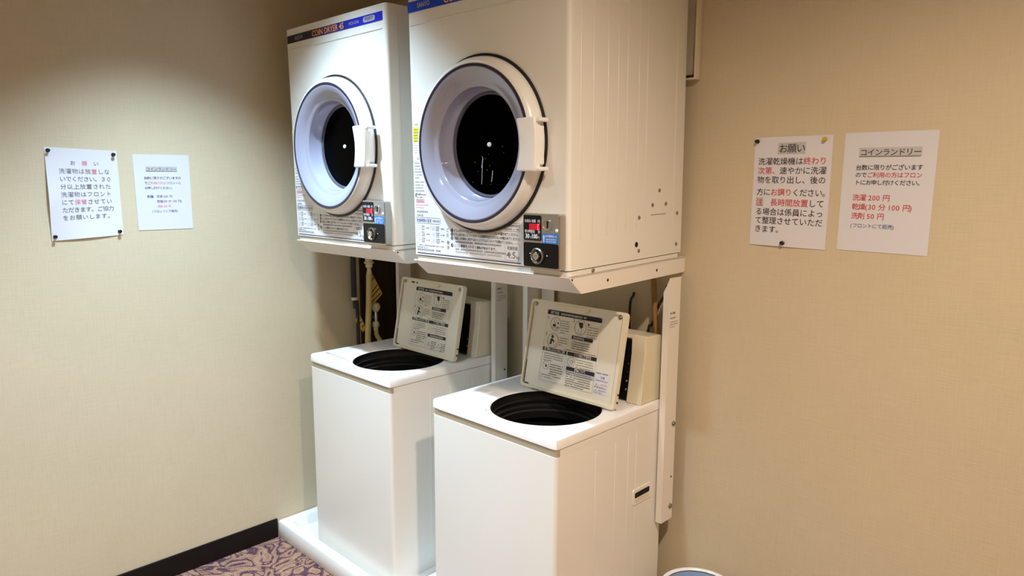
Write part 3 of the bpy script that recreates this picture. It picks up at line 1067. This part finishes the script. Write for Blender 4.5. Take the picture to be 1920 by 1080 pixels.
    lathe('tub_ring', 'rubber', tub, [(0.1632, -0.0285), (0.1600, -0.0270), (0.1575, -0.0290), (0.1575, -0.034)], (C[0], C[1], 0), 'z', 72)
    lathe('agitator', 'tub', tub, [(0.10, -0.365), (0.09, -0.33), (0.03, -0.31), (0.0, -0.30)], (C[0], C[1], 0), 'z', 40)
    # side ribs and carrying slot on the right
    for y in (0.170, 0.262, 0.326, 0.366):
        box('rib', 'white_enamel', root, WW - 0.0016, WW - 0.0001, y - 0.0035, y + 0.0035, zb + 0.10, -0.075, 0.0008, 1)
    slot = bmesh.new()
    add_prism(slot, rounded(0.352, 0.449, -0.302, -0.250, 0.008, 4), lambda y, z: (WW - 0.002, y, z), lambda y, z: (WW + 0.0016, 0.4005 + (y - .4005) * .97, -.276 + (z + .276) * .94))
    so = finish(slot, 'carry_slot', 'white_enamel', root, smooth=30)
    hb = bmesh.new()
    add_prism(hb, rounded(0.362, 0.439, -0.279, -0.262, 0.004, 3), lambda y, z: (WW + 0.0012, y, z), lambda y, z: (WW + 0.0021, y, z))
    finish(hb, 'slot_opening', 'hole', so)
    hb = bmesh.new()
    add_prism(hb, [(0.364, -0.281), (0.437, -0.281), (0.434, -0.294), (0.368, -0.294)], lambda y, z: (WW + 0.0012, y, z), lambda y, z: (WW + 0.0024, y, z))
    finish(hb, 'slot_ramp', 'cream', so)
    # feet
    for x in (0.06, WW - 0.06):
        for y in (0.06, DW - 0.06):
            lathe('foot', 'rubber', root, [(0.0, zb - 0.0176), (0.024, zb - 0.0176), (0.022, zb + 0.002), (0.0, zb + 0.002)], (x, y, 0), 'z', 16)
    # ---- control console at the back: two end caps, sunken black panel between
    prof = [(0.388, 0.0), (0.400, 0.075), (0.409, 0.150), (0.410, 0.198), (0.417, 0.206), (0.490, 0.203), (0.502, 0.195), (0.508, 0.0)]
    cons = bmesh.new()
    add_prism(cons, [(0.408, 0.0), (0.422, 0.15), (0.424, 0.192), (0.413, 0.196), (0.417, 0.206), (0.490, 0.203), (0.502, 0.195), (0.508, 0.0)],
              lambda y, z: (0.062, y, z), lambda y, z: (0.447, y, z))
    console = finish(cons, 'control_console', 'cream', root, smooth=30)
    for x0, x1 in ((0.022, 0.063), (0.446, 0.497)):
        c = bmesh.new()
        add_prism(c, prof, lambda y, z: (x0, y, z), lambda y, z: (x1, y, z))
        bmesh.ops.recalc_face_normals(c, faces=c.faces)
        bmesh.ops.bevel(c, geom=list(c.edges), offset=0.003, segments=2, affect='EDGES')
        finish(c, 'end_cap', 'cream', console, smooth=40)
    c = bmesh.new()
    add_prism(c, [(0.400, 0.003), (0.417, 0.150), (0.419, 0.188), (0.428, 0.190), (0.428, 0.003)], lambda y, z: (0.0635, y, z), lambda y, z: (0.4455, y, z))
    pan = finish(c, 'black_panel', 'black', console)
    for k in range(4):
        disc_screw('panel_button', pan, 0.434, 0.4045 + 0.003 * k, 0.035 + 0.026 * k, 'y', 0.004, 0.003, 'screw' if k < 2 else 'black')
    # ---- lid, standing open and leaning back
    th = math.atan2(0.055, 0.28)
    lid = empty('lid', (lid0, 0.290, 0.006), (-th, 0, 0), root)
    L, H = lidw, lidh
    b3 = bmesh.new()
    out = rounded(0.0, L, 0.0, H, 0.012, 5)
    add_prism(b3, out, lambda x, z: (x, 0.0, z), lambda x, z: (x, 0.013, z))
    bmesh.ops.recalc_face_normals(b3, faces=b3.faces)
    es = [e for e in b3.edges if all(abs(v.co.y - 0.013) < 1e-6 for v in e.verts)]
    bmesh.ops.bevel(b3, geom=es, offset=0.004, segments=2, affect='EDGES')
    finish(b3, 'lid_panel', 'lid', lid, smooth=40)
    # raised rim round the inner face
    b4 = bmesh.new()
    o, i = rounded(0.0, L, 0.0, H, 0.012, 5), rounded(0.007, L - 0.012, 0.008, H - 0.008, 0.009, 5)
    f0 = [b4.verts.new((x, 0.001, z)) for x, z in o]
    f1 = [b4.verts.new((x + (.001 if x < L / 2 else -.001), -0.0075, z)) for x, z in o]
    f2 = [b4.verts.new((x, -0.0075, z)) for x, z in i]
    f3 = [b4.verts.new((x, 0.001, z)) for x, z in i]
    for p, q in ((f0, f1), (f1, f2), (f2, f3)):
        for k in range(len(p)):
            j = (k + 1) % len(p)
            b4.faces.new((p[k], p[j], q[j], q[k]))
    rim = finish(b4, 'lid_rim', 'cream', lid, smooth=40)
    # handle lip at the top edge
    b5 = bmesh.new()
    add_prism(b5, [(L * .27, H - 0.0075), (L * .31, H - 0.022), (L * .60, H - 0.022), (L * .64, H - 0.0075)], lambda x, z: (x, -0.0002, z), lambda x, z: (x, -0.0095, z))
    finish(b5, 'handle_lip', 'cream', lid)
    for x, z in ((0.018, H - 0.016), (L - 0.026, H - 0.016)):
        disc_screw('lid_screw', lid, x, 0.0, z, 'y', 0.0065, 0.004, 'screw')
    for z in (0.022, 0.045):
        disc_screw('hinge_screw', lid, L, 0.004, z, 'x', 0.0035, 0.003, 'dirt')
    for x in (0.01, L - .045):
        box('hinge', 'lid', lid, x, x + .035, 0.002, 0.016, -0.010, 0.004, 0.002, 1)
    P = Print()
    P.rect(0.0075, 0.011, 0.012, 0.085 if near else 0.07, 'dirt', 1)
    P.rect(0.0075, 0.009, 0.08, H - .03, 'ink_grey', 1)
    P.rect(0.011, 0.03, 0.0085, 0.0125, 'dirt', 1)
    P.build('grime', rim, lambda x, y, l: (x, -0.0002 - l, y))
    # instruction label on the inside of the lid
    x0, x1, z0, z1 = (0.070, 0.285, 0.030, 0.257) if near else (0.090, 0.300, 0.020, 0.243)
    s = Print()
    def X(f): return x0 + (x1 - x0) * f
    def Z(f): return z1 - (z1 - z0) * f
    s.frame(X(0), X(1), Z(1), Z(0), 0.0007, 'ink_light', 1, r=0.006)
    s.rect(X(.0), X(1), Z(.065), Z(0), 'ink', 1, r=0.005)
    s.rect(X(.0), X(1), Z(.065), Z(.04), 'ink', 1)
    s.text('洗濯方法', X(.06), Z(.052), 0.0105, 'film_grey', 2, width=0.034, bold=0.02)
    s.scribble(X(.26), X(.74), Z(.050), 0.0065, 'film_grey', 2)
    s.line([(X(.46), Z(.08)), (X(.46), Z(.52))], 0.0006, 'ink_light')
    s.line([(X(.06), Z(.30)), (X(.45), Z(.30))], 0.0006, 'ink_light')
    # step 1: soap and bottles
    s.part('step_picture')
    s.text('1', X(.03), Z(.13), 0.014, 'ink')
    s.ring(X(.18), Z(.185), 0.021, 0.0011, 'ink')
    s.rect(X(.13), X(.185), Z(.225), Z(.19), 'ink')
    s.rect(X(.12), X(.245), Z(.245), Z(.238), 'ink_grey')
    s.disc(X(.225), Z(.17), 0.0030, 'ink')
    s.ring(X(.165), Z(.15), 0.006, 0.0010, 'ink_grey')
    s.rect(X(.20), X(.245), Z(.232), Z(.222), 'ink')
    s.para(X(.285), X(.45), Z(.105), 6, 0.0072, 0.0036, 'ink_grey', seed=21)
    # step 2: pouring
    s.part('step_picture')
    s.text('2', X(.50), Z(.115), 0.014, 'ink')
    s.ring(X(.64), Z(.175), 0.023, 0.0011, 'ink')
    s.poly([(X(.60), Z(.105)), (X(.68), Z(.105)), (X(.685), Z(.165)), (X(.65), Z(.19)), (X(.62), Z(.16))], 'ink')
    s.line([(X(.615), Z(.19)), (X(.605), Z(.255)), (X(.665), Z(.255)), (X(.67), Z(.19))], 0.0009, 'ink_grey')
    s.poly([(X(.765), Z(.13)), (X(.765), Z(.10)), (X(.785), Z(.105)), (X(.80), Z(.13))], 'ink')
    s.para(X(.77), X(.97), Z(.125), 6, 0.0074, 0.0036, 'ink_grey', seed=22)
    # step 3: loading
    s.part('step_picture')
    s.text('3', X(.02), Z(.36), 0.014, 'ink')
    s.ring(X(.17), Z(.42), 0.023, 0.0011, 'ink')
    s.disc(X(.155), Z(.365), 0.0050, 'ink')
    s.poly([(X(.115), Z(.475)), (X(.125), Z(.40)), (X(.15), Z(.39)), (X(.205), Z(.425)), (X(.20), Z(.44)), (X(.155), Z(.425)), (X(.15), Z(.475))], 'ink')
    s.line([(X(.19), Z(.44)), (X(.19), Z(.48)), (X(.235), Z(.48)), (X(.235), Z(.425))], 0.0009, 'ink_grey')
    s.para(X(.29), X(.45), Z(.335), 4, 0.0075, 0.0036, 'ink_grey', last=.4, seed=23)
    s.part('tip_block')
    s.rect(X(.51), X(.89), Z(.345), Z(.295), 'ink', 1)
    s.scribble(X(.54), X(.75), Z(.335), 0.0070, 'film_grey', 2)
    s.frame(X(.51), X(.89), Z(.475), Z(.35), 0.0005, 'ink_light', 1)
    s.para(X(.53), X(.87), Z(.358), 4, 0.0066, 0.0038, 'ink', last=.9, seed=24)
    s.para(X(.42), X(.98), Z(.485), 1, 0.006, 0.0034, 'ink_grey', last=1, seed=25)
    # lower blocks
    s.part('caution_block')
    s.rect(X(0), X(.455), Z(.575), Z(.525), 'ink', 1)
    s.text('洗濯物を入れるときのご注意', X(.03), Z(.565), 0.0105, 'film_grey', 2, width=0.085, bold=0.02)
    s.part('softener_block')
    s.rect(X(.475), X(1), Z(.575), Z(.525), 'ink', 1)
    s.text('ソフト剤のご使用方法', X(.60), Z(.565), 0.0105, 'film_grey', 2, width=0.065, bold=0.02)
    s.frame(X(0), X(.455), Z(.985), Z(.575), 0.0006, 'ink_light', 1, r=.003)
    s.para(X(.04), X(.42), Z(.585), 4, 0.0072, 0.0036, 'ink_grey', seed=26)
    s.ring(X(.10), Z(.775), 0.0135, 0.0009, 'ink_grey')
    s.line([(X(.06), Z(.74)), (X(.14), Z(.81))], 0.0008, 'ink_grey')
    s.rect(X(.09), X(.125), Z(.80), Z(.765), 'ink_grey')
    s.para(X(.18), X(.445), Z(.725), 5, 0.0074, 0.0036, 'ink', seed=27)
    s.para(X(.03), X(.44), Z(.885), 2, 0.0074, 0.0036, 'ink_grey', seed=28)
    s.ring(X(.56), Z(.655), 0.0150, 0.0009, 'ink_grey')
    s.line([(X(.53), Z(.68)), (X(.56), Z(.63)), (X(.60), Z(.65)), (X(.57), Z(.69))], 0.0009, 'ink_grey')
    s.para(X(.65), X(.97), Z(.585), 5, 0.0074, 0.0036, 'ink_grey', seed=29)
    if near:
        s.part('repair_block')
        s.rect(X(.49), X(1), Z(.775), Z(.725), 'ink', 1)
        s.text('故障について', X(.64), Z(.765), 0.0105, 'film_grey', 2, width=0.042, bold=0.02)
        s.rect(X(.49), X(1), Z(.835), Z(.776), 'hilite', 1)
        s.para(X(.50), X(.98), Z(.778), 2, 0.0062, 0.0042, 'ink', 2, last=1, seed=30)
        s.para(X(.50), X(.97), Z(.835), 5, 0.0068, 0.0040, 'ink', last=.8, seed=31)
        s.frame(X(.48), X(1), Z(1.0), Z(.72), 0.0006, 'ink_light', 1, r=.003)
    else:
        s.part('warning_block')
        s.rect(X(.49), X(.98), Z(.795), Z(.745), 'ink', 1)
        s.scribble(X(.56), X(.92), Z(.787), 0.0070, 'film_grey', 2)
        for q in (.51, .77):
            s.line([(X(q), Z(.94)), (X(q + .04), Z(.88)), (X(q + .08), Z(.94)), (X(q), Z(.94))], 0.0009, 'ink')
            s.para(X(q + .10), X(q + .24), Z(.845), 5, 0.0066, 0.0036, 'ink', seed=int(40 + q * 10))
        s.frame(X(.48), X(.98), Z(.985), Z(.80), 0.0006, 'ink_light', 1, r=.003)
        for xa, xb in ((0.055, 0.075), (0.085, 0.125)):
            s.rect(xa, xb, H - 0.018, H - 0.012, 'dirt')
    s.build('instruction_print', lid, lambda x, y, l: (x, -0.0004 - l, y))
    if near:
        b6 = bmesh.new()
        add_prism(b6, rounded(0.288, 0.340, 0.034, 0.100, 0.003, 3), lambda x, z: (x, -0.0002, z), lambda x, z: (x, -0.0011, z))
        st = finish(b6, 'caution_sticker', 'paper', lid)
        q = Print()
        q.para(0.291, 0.337, 0.100, 1, 0.007, 0.004, 'ink', last=1, seed=50)
        q.text('注意', 0.308, 0.080, 0.0085, 'ink_grey', width=0.016)
        q.para(0.291, 0.337, 0.079, 1, 0.007, 0.0035, 'ink_grey', last=1, seed=51)
        for zz in (0.0545, 0.037):
            q.line([(0.291, zz), (0.2965, zz + .009), (0.302, zz), (0.291, zz)], 0.0009, 'ink')
            q.para(0.306, 0.337, zz + .013, 2, 0.007, 0.0036, 'ink_pink' if zz > .05 else 'ink_grey', seed=int(52 + zz * 100))
        q.para(0.291, 0.337, 0.057, 1, 0.006, 0.0034, 'ink_grey', last=1, seed=55)
        q.build('sticker_print', st, lambda x, y, l: (x, -0.0012 - l, y))
    return root

washer((0.2196, -0.5943, 0.7971), 0.0021, 'white top-loading coin washer with open lid, next to the left wall', 0.134, 0.362, 0.272, False)
washer((0.9292, -0.5831, 0.7788), 0.0016, 'white top-loading coin washer with open lid, nearest the camera under the SANYO dryer', 0.104, 0.374, 0.284, True)

# ================================================================== DRAIN PANS
def drain_pan(x0, x1, label):
    y0, y1, h = -0.648, -0.006, 0.070
    root = tag(empty('drain_pan', (x0, y0, 0)), label, 'drain pan', 'washer drain pans')
    W_, D_ = x1 - x0, y1 - y0
    bm = bmesh.new()
    loops = []
    for ins, z, r in ((0.002, 0.0, 0.008), (0.0, 0.004, 0.010), (0.0, h - 0.005, 0.010), (0.004, h, 0.010), (0.036, h, 0.030), (0.040, h - 0.004, 0.030), (0.052, 0.032, 0.030)):
        loops.append([bm.verts.new((x, y, z)) for x, y in rounded(ins, W_ - ins, ins, D_ - ins, r, 6)])
    for a, b in zip(loops, loops[1:]):
        for i in range(len(a)):
            j = (i + 1) % len(a)
            bm.faces.new((a[i], a[j], b[j], b[i]))
    bm.faces.new(loops[-1])
    bm.faces.new(loops[0])
    finish(bm, 'tray', 'pan', root, smooth=40)
    lathe('drain_cap', 'pan', root, [(0.0, 0.040), (0.05, 0.040), (0.06, 0.032)], (0.10, D_ - 0.12, 0), 'z', 24)
    return root
drain_pan(0.002, 0.747, 'white plastic drain pan on the carpet under the washer by the left wall')
drain_pan(0.752, 1.497, 'white plastic drain pan under the washer nearest the camera')

# ================================================================== NOTICES AND PINS
def notice(name, label, corners, normal, fill, draw, curl=None, size=(0.21, 0.297)):
    """corners: TL TR BR BL in the world; sheet of paper with its print"""
    tl, tr, br, bl = [Vector(c) for c in corners]
    nrm = Vector(normal)
    org = bl.copy()
    def bil(u, v):
        a = tl.lerp(tr, u)
        b = bl.lerp(br, u)
        return b.lerp(a, v)
    def lift(u, v):
        return 0.0012 + (curl(u, v) if curl else 0.0)
    bm = bmesh.new()
    n = 12
    g = [[bm.verts.new(bil(i / n, j / n) + nrm * lift(i / n, j / n) - org) for i in range(n + 1)] for j in range(n + 1)]
    g2 = [[bm.verts.new(bil(i / n, j / n) + nrm * (lift(i / n, j / n) - 0.0004) - org) for i in range(n + 1)] for j in range(n + 1)]
    for j in range(n):
        for i in range(n):
            bm.faces.new((g[j][i], g[j][i + 1], g[j + 1][i + 1], g[j + 1][i]))
            bm.faces.new((g2[j][i], g2[j][i + 1], g2[j + 1][i + 1], g2[j + 1][i]))
    for i in range(n):
        for a, b in ((g[0], g2[0]), (g[n], g2[n])):
            bm.faces.new((a[i], a[i + 1], b[i + 1], b[i]))
        for k in (0, n):
            bm.faces.new((g[i][k], g[i + 1][k], g2[i + 1][k], g2[i][k]))
    root = tag(empty(name, org), label, 'notice', 'paper notices on the walls')
    sheet = finish(bm, 'sheet', fill, root, smooth=60)
    P = Print()
    draw(P)
    Wm, Hm = size
    P.build('print', sheet, lambda x, y, l: tuple(bil(x / Wm, y / Hm) + nrm * (lift(x / Wm, y / Hm) + 0.0002 + l) - org))
    return bil, lift, nrm

def draw_r1(P):
    K, Rr = 'ink', 'ink_red'
    P.rect(0.066, 0.141, 0.250, 0.281, 'hilite', 1)
    P.part('text_line')
    P.cells([('お願い', K)], 0.068, 0.256, 0.0237, 0.0255, bold=0.006)
    rows = [[('洗濯乾燥機は', K), ('終わり', Rr)], [('次第、', Rr), ('速やかに洗濯', K)], [('物を取り出し、後の', K)],
            [('方に', K), ('お譲り', Rr), ('ください。', K)], [('注\u3000長時間放置', Rr), ('して', K)],
            [('る場合は係員によっ', K)], [('て整理させていただ', K)], [('きます。', K)]]
    ys = [0.2235, 0.1985, 0.1735, 0.1400, 0.1120, 0.0860, 0.0620, 0.0380]
    P.part('highlight')
    P.rect(0.0125, 0.0335, 0.1085, 0.1330, 'hilite', 1)
    for r, y in zip(rows, ys):
        P.part('text_line')
        P.cells(r, 0.012, y, 0.0208 if len(r) != 3 else 0.0200, 0.0212, bold=0.003)

def draw_r2(P):
    K, Rr = 'ink', 'ink_red'
    P.rect(0.036, 0.178, 0.236, 0.259, 'hilite', 1)
    P.part('text_line')
    P.cells('コインランドリー', 0.038, 0.2405, 0.0173, 0.0185, K, bold=0.006)
    P.rect(0.037, 0.176, 0.2365, 0.2378, K, 2)
    P.part('text_line')
    P.cells('台数に限りがございます', 0.031, 0.2050, 0.01385, 0.0145, K, bold=0.008)
    P.part('text_line')
    P.cells([('ので', K), ('ご利用の方はフロン', Rr)], 0.031, 0.1865, 0.01385, 0.0145, bold=0.006)
    P.part('text_line')
    P.cells('トにお申し付けください。', 0.031, 0.1680, 0.01300, 0.0140, K, bold=0.008)
    P.part('text_line')
    P.cells('洗濯 200 円', 0.029, 0.1290, 0.0160, 0.0175, Rr, bold=0.006)
    P.part('text_line')
    P.cells('乾燥(30 分 100 円)', 0.029, 0.1060, 0.0160, 0.0175, Rr, bold=0.006)
    P.part('text_line')
    P.cells('洗剤 50 円', 0.029, 0.0830, 0.0160, 0.0175, Rr, bold=0.006)
    P.part('text_line')
    P.cells('(フロントにて販売)', 0.029, 0.0600, 0.0118, 0.0125, 'ink_blue')

def draw_l1(P):
    K, Q = 'ink_grey', 'ink_pink'
    P.part('text_line')
    P.cells([('お', K), ('\u3000', K), ('願', Q), ('\u3000', K), ('い', K)], 0.068, 0.2435, 0.0170, 0.0165)
    rows = [[('洗濯物は放', K), ('置', Q), ('しな', K)], [('いでください。３０', K)], [('分以上放置された', K)], [('洗濯物はフロント', K)],
            [('にて', K), ('保管', Q), ('させてい', K)], [('ただきます。ご協力', K)], [('をお願いします。', K)]]
    for k, r in enumerate(rows):
        P.part('text_line')
        P.cells(r, 0.034, 0.2160 - 0.0252 * k, 0.0188 if k not in (1, 5) else 0.0170, 0.0182)

def draw_l2(P):
    K, Q = 'ink', 'ink_pink'
    P.rect(0.038, 0.140, 0.2000, 0.2170, 'hilite', 1)
    P.part('text_line')
    P.cells('コインランドリー', 0.039, 0.2030, 0.0125, 0.0130, K)
    P.rect(0.038, 0.140, 0.2000, 0.2008, K, 2)
    P.part('text_line')
    P.cells('台数に限りがございますの', 0.030, 0.1740, 0.0101, 0.0105, K)
    P.part('text_line')
    P.cells([('でご', K), ('利用の方は', Q), ('フロント', 'ink_grey'), ('に', K)], 0.030, 0.1570, 0.0101, 0.0105)
    P.part('text_line')
    P.cells('お申し付けください。', 0.030, 0.1400, 0.0096, 0.0105, K)
    P.part('text_line')
    P.cells('料金', 0.036, 0.1110, 0.0100, 0.0108, 'ink_blue', bold=0.01)
    P.part('text_line')
    P.cells('洗濯 200 円', 0.066, 0.1110, 0.0095, 0.0102, 'ink_purple')
    P.part('text_line')
    P.cells('乾燥(30 分 100 円)', 0.066, 0.0940, 0.0095, 0.0105, 'ink_purple')
    P.part('text_line')
    P.cells('洗剤 50 円', 0.066, 0.0770, 0.0095, 0.0102, 'ink_pink')
    P.part('text_line')
    P.cells('(フロントにて販売)', 0.048, 0.0600, 0.0098, 0.0100, 'ink_blue')

back_n, left_n = (0, -1, 0), (1, 0, 0)
r1 = notice('paper_notice', 'white paper notice headed with a grey-marked title, held by one yellow and two black pins',
            [(1.6491, 0, 1.5617), (1.8595, 0, 1.5613), (1.8580, 0, 1.2630), (1.6482, 0, 1.2660)], back_n, 'paper', draw_r1,
            lambda u, v: 0.004 * max(0, 0.5 - v) * (0.3 + u) + 0.002 * math.sin(u * 5) * (1 - v))
notice('laminated_notice', 'laminated price notice at far right on the back wall, with red price lines',
       [(1.8892, 0, 1.5640), (2.1000, 0, 1.5625), (2.0975, 0, 1.2650), (1.8872, 0, 1.2670)], back_n, 'laminate', draw_r2)
l1 = notice('paper_notice', 'white paper notice on the left wall held by four black pins, its lower corner curling',
            [(0, -1.340, 1.539), (0, -1.138, 1.533), (0, -1.136, 1.259), (0, -1.342, 1.249)], left_n, 'paper', draw_l1,
            lambda u, v: 0.010 * (1 - u) ** 2 * (1 - abs(2 * v - 0.9)) + 0.014 * max(0, 0.25 - v) * math.sin(math.pi * u))
notice('laminated_notice', 'smaller laminated price notice on the left wall, nearer the dryers',
       [(0, -1.092, 1.524), (0, -0.909, 1.526), (0, -0.909, 1.270), (0, -1.088, 1.271)], left_n, 'laminate', draw_l2, size=(0.182, 0.257))

def pin(host, u, v, m, label):
    bil, lift, nrm = host
    p = bil(u, v) + nrm * (lift(u, v) + 0.0005)
    ax = 'x' if nrm.x else 'y'
    s = 1 if nrm.x else -1
    root = tag(empty('push_pin', p), label, 'pin', 'push pins in the notices')
    lathe('head', m, root, [(0.0, s * 0.0002), (0.0058, s * 0.0002), (0.0058, s * 0.0015), (0.0036, s * 0.003), (0.0034, s * 0.007), (0.0052, s * 0.0088), (0.0045, s * 0.0105), (0.0, s * 0.0108)], (0, 0, 0), ax, 16)
    lathe('needle', 'steel', root, [(0.0007, s * 0.0002), (0.0006, -s * 0.002), (0.0, -s * 0.003)], (0, 0, 0), ax, 8)
for (u, v), t in zip(((.045, .965), (.945, .955), (.945, .045), (.045, .045)), ('top left', 'top right', 'bottom right', 'bottom left')):
    pin(l1, u, v, 'pin_black', 'black push pin at the %s corner of the left wall notice' % t)
pin(r1, .035, .965, 'pin_black', 'black push pin at the top left of the back wall notice')
pin(r1, .905, .965, 'pin_yellow', 'yellow push pin at the top right of the back wall notice')
pin(r1, .46, .035, 'pin_black', 'black push pin at the bottom middle of the back wall notice')

# ================================================================== PIPES, HOSES, CORDS, WALL BOX, BIN
ip = tag(empty('insulated_pipe', (0.05, -0.285, 0.0)), 'black insulated pipe standing by the edge of the left wall', 'pipe')
tube('foam_sleeve', 'foam', ip, [(0, 0, 0.955), (0, 0, 1.05), (0.002, 0, 1.158)], 0.0115, 12)
lathe('band', 'valve', ip, [(0.0, 0.944), (0.013, 0.944), (0.013, 0.956), (0.0, 0.956)], (0, 0, 0), 'z', 16)
tube('lower_pipe', 'foam', ip, [(0, 0, 0.946), (0.002, 0.003, 0.91), (0.004, 0.012, 0.87), (0.004, 0.012, 0.075)], 0.008, 10)

h1 = tag(empty('water_hose', (0.08, -0.230, 0.0)), 'straight beige water hose rising behind the washer top to a cream fitting', 'hose', 'washer water hoses')
tube('hose', 'hose', h1, [(0.0, -0.014, 0.074), (0.0, -0.014, 0.45), (0.0, -0.013, 0.75), (0.0, -0.003, 0.93), (0, 0.002, 1.055)], 0.0125, 14)
lathe('fitting', 'valve', h1, [(0.0, 1.04), (0.011, 1.04), (0.011, 1.062), (0.009, 1.064), (0.009, 1.078), (0.015, 1.082), (0.015, 1.095), (0.021, 1.098), (0.021, 1.103), (0.016, 1.106), (0.017, 1.122), (0.0, 1.124)], (0, 0.003, 0), 'z', 18)
h2 = tag(empty('water_tap', (0.05, -0.196, 0.0)), 'cream-knobbed water tap with a short curved hose between the boards and washer', 'tap')
lathe('knob', 'valve', h2, [(0.0, 0.925), (0.013, 0.922), (0.020, 0.910), (0.019, 0.898), (0.010, 0.886), (0.0, 0.884)], (0.02, 0.004, 0), 'z', 12)
tube('tap_body', 'brass', h2, [(-0.034, 0.008, 0.862), (0.0, 0.006, 0.862), (0.02, 0.004, 0.862)], 0.010, 12, 2)
tube('spindle', 'chrome', h2, [(0.02, 0.004, 0.89), (0.02, 0.004, 0.84)], 0.0075, 10, 1)
lathe('hose_nut', 'valve', h2, [(0.0, 0.842), (0.012, 0.842), (0.015, 0.835), (0.015, 0.822), (0.011, 0.818), (0.010, 0.805), (0.0, 0.805)], (0.02, 0.002, 0), 'z', 14)
tube('hose', 'hose', h2, [(0.02, 0.002, 0.812), (0.022, 0.006, 0.78), (0.03, 0.026, 0.745), (0.050, 0.042, 0.72), (0.070, 0.042, 0.66), (0.075, 0.036, 0.40)], 0.0098, 12)

def paper_tag(name, label, pts, bars, parent_loc):
    root = tag(empty(name, parent_loc), label, 'tag', 'paper tags on the hoses')
    bm = bmesh.new()
    lo = Vector(parent_loc)
    add_prism(bm, pts, lambda y, z: tuple(Vector((parent_loc[0], y, z)) - lo), lambda y, z: tuple(Vector((parent_loc[0] - 0.0012, y, z)) - lo))
    card = finish(bm, 'card', 'tag', root)
    P = Print()
    for b in bars:
        P.line(b, 0.0042, 'tag_ink')
    P.build('print', card, lambda y, z, l: (0.0002 + l, y - lo.y, z - lo.z))
paper_tag('paper_tag', 'yellow warning tag hanging by the straight hose, the larger of two',
          [(-0.214, 1.055), (-0.200, 1.050), (-0.150, 0.958), (-0.158, 0.950), (-0.212, 0.905), (-0.232, 0.935)],
          [[(-0.205, 0.968), (-0.175, 1.000)], [(-0.210, 0.945), (-0.163, 0.985)], [(-0.212, 0.925), (-0.157, 0.962)], [(-0.210, 1.01), (-0.190, 1.035)]], (0.062, -0.19, 0.98))
paper_tag('paper_tag', 'small tilted yellow tag low behind the straight hose',
          [(-0.290, 0.862), (-0.262, 0.874), (-0.235, 0.815), (-0.252, 0.802)],
          [[(-0.280, 0.856), (-0.262, 0.866)], [(-0.272, 0.842), (-0.254, 0.850)], [(-0.258, 0.825), (-0.244, 0.832)]], (0.058, -0.262, 0.84))

c = tag(tube('power_cord', 'cord', None, [(1.270, -0.014, 1.085), (1.266, -0.014, 1.072), (1.258, -0.016, 1.052), (1.258, -0.018, 0.966), (1.262, -0.014, 0.80), (1.26, -0.010, 0.5)], 0.0042, 8), 'thin black cord hanging on the back wall above the near washer console', 'cord', 'cords behind the machines')
c = tag(tube('power_cord', 'cord', None, [(1.392, -0.014, 1.12), (1.385, -0.014, 1.09), (1.366, -0.016, 1.055), (1.344, -0.018, 0.99), (1.330, -0.018, 0.95), (1.32, -0.012, 0.6)], 0.0040, 8), 'black cord slanting past the brown hose beside the stand leg', 'cord', 'cords behind the machines')
tag(tube('drain_hose', 'brown_hose', None, [(1.352, -0.030, 1.15), (1.357, -0.030, 1.08), (1.362, -0.030, 1.02), (1.370, -0.032, 0.96), (1.372, -0.034, 0.8), (1.372, -0.034, 0.1)], 0.0085, 10), 'brown drain hose hanging behind the near washer beside the stand leg', 'hose')

wb = tag(empty('wall_box', (1.33, 0.0, 1.735)), 'cream metal wall box behind the upper corner of the SANYO dryer', 'wall box')
bm = bmesh.new()
add_box(bm, 0.0, 0.139, -0.006, -0.001, 0.0, 0.5)
for x0, x1, z0, z1 in ((0.0, 0.004, 0, 0.5), (0.1335, 0.139, 0, 0.5), (0.004, 0.1335, 0.0, 0.005), (0.004, 0.1335, 0.495, 0.5)):
    add_box(bm, x0, x1, -0.028, -0.005, z0, z1)
finish(bm, 'housing', 'cream', wb)
box('clip', 'dirt', wb, 0.085, 0.130, -0.020, -0.006, 0.008, 0.014)
box('clip', 'dirt', wb, 0.090, 0.132, -0.020, -0.006, 0.232, 0.238)

bn = tag(empty('waste_bin', (1.636, -0.178, 0.0)), 'round white waste bin with pale blue inside on the floor by the back wall', 'bin')
lathe('bin_body', 'bin', bn, [(0.0, 0.0), (0.085, 0.0), (0.088, 0.004), (0.104, 0.268), (0.109, 0.272), (0.109, 0.280), (0.103, 0.281), (0.099, 0.276)], (0, 0, 0), 'z', 48)
lathe('bin_lining', 'bin_blue', bn, [(0.0, 0.006), (0.083, 0.006), (0.0995, 0.272)], (0, 0, 0), 'z', 48)
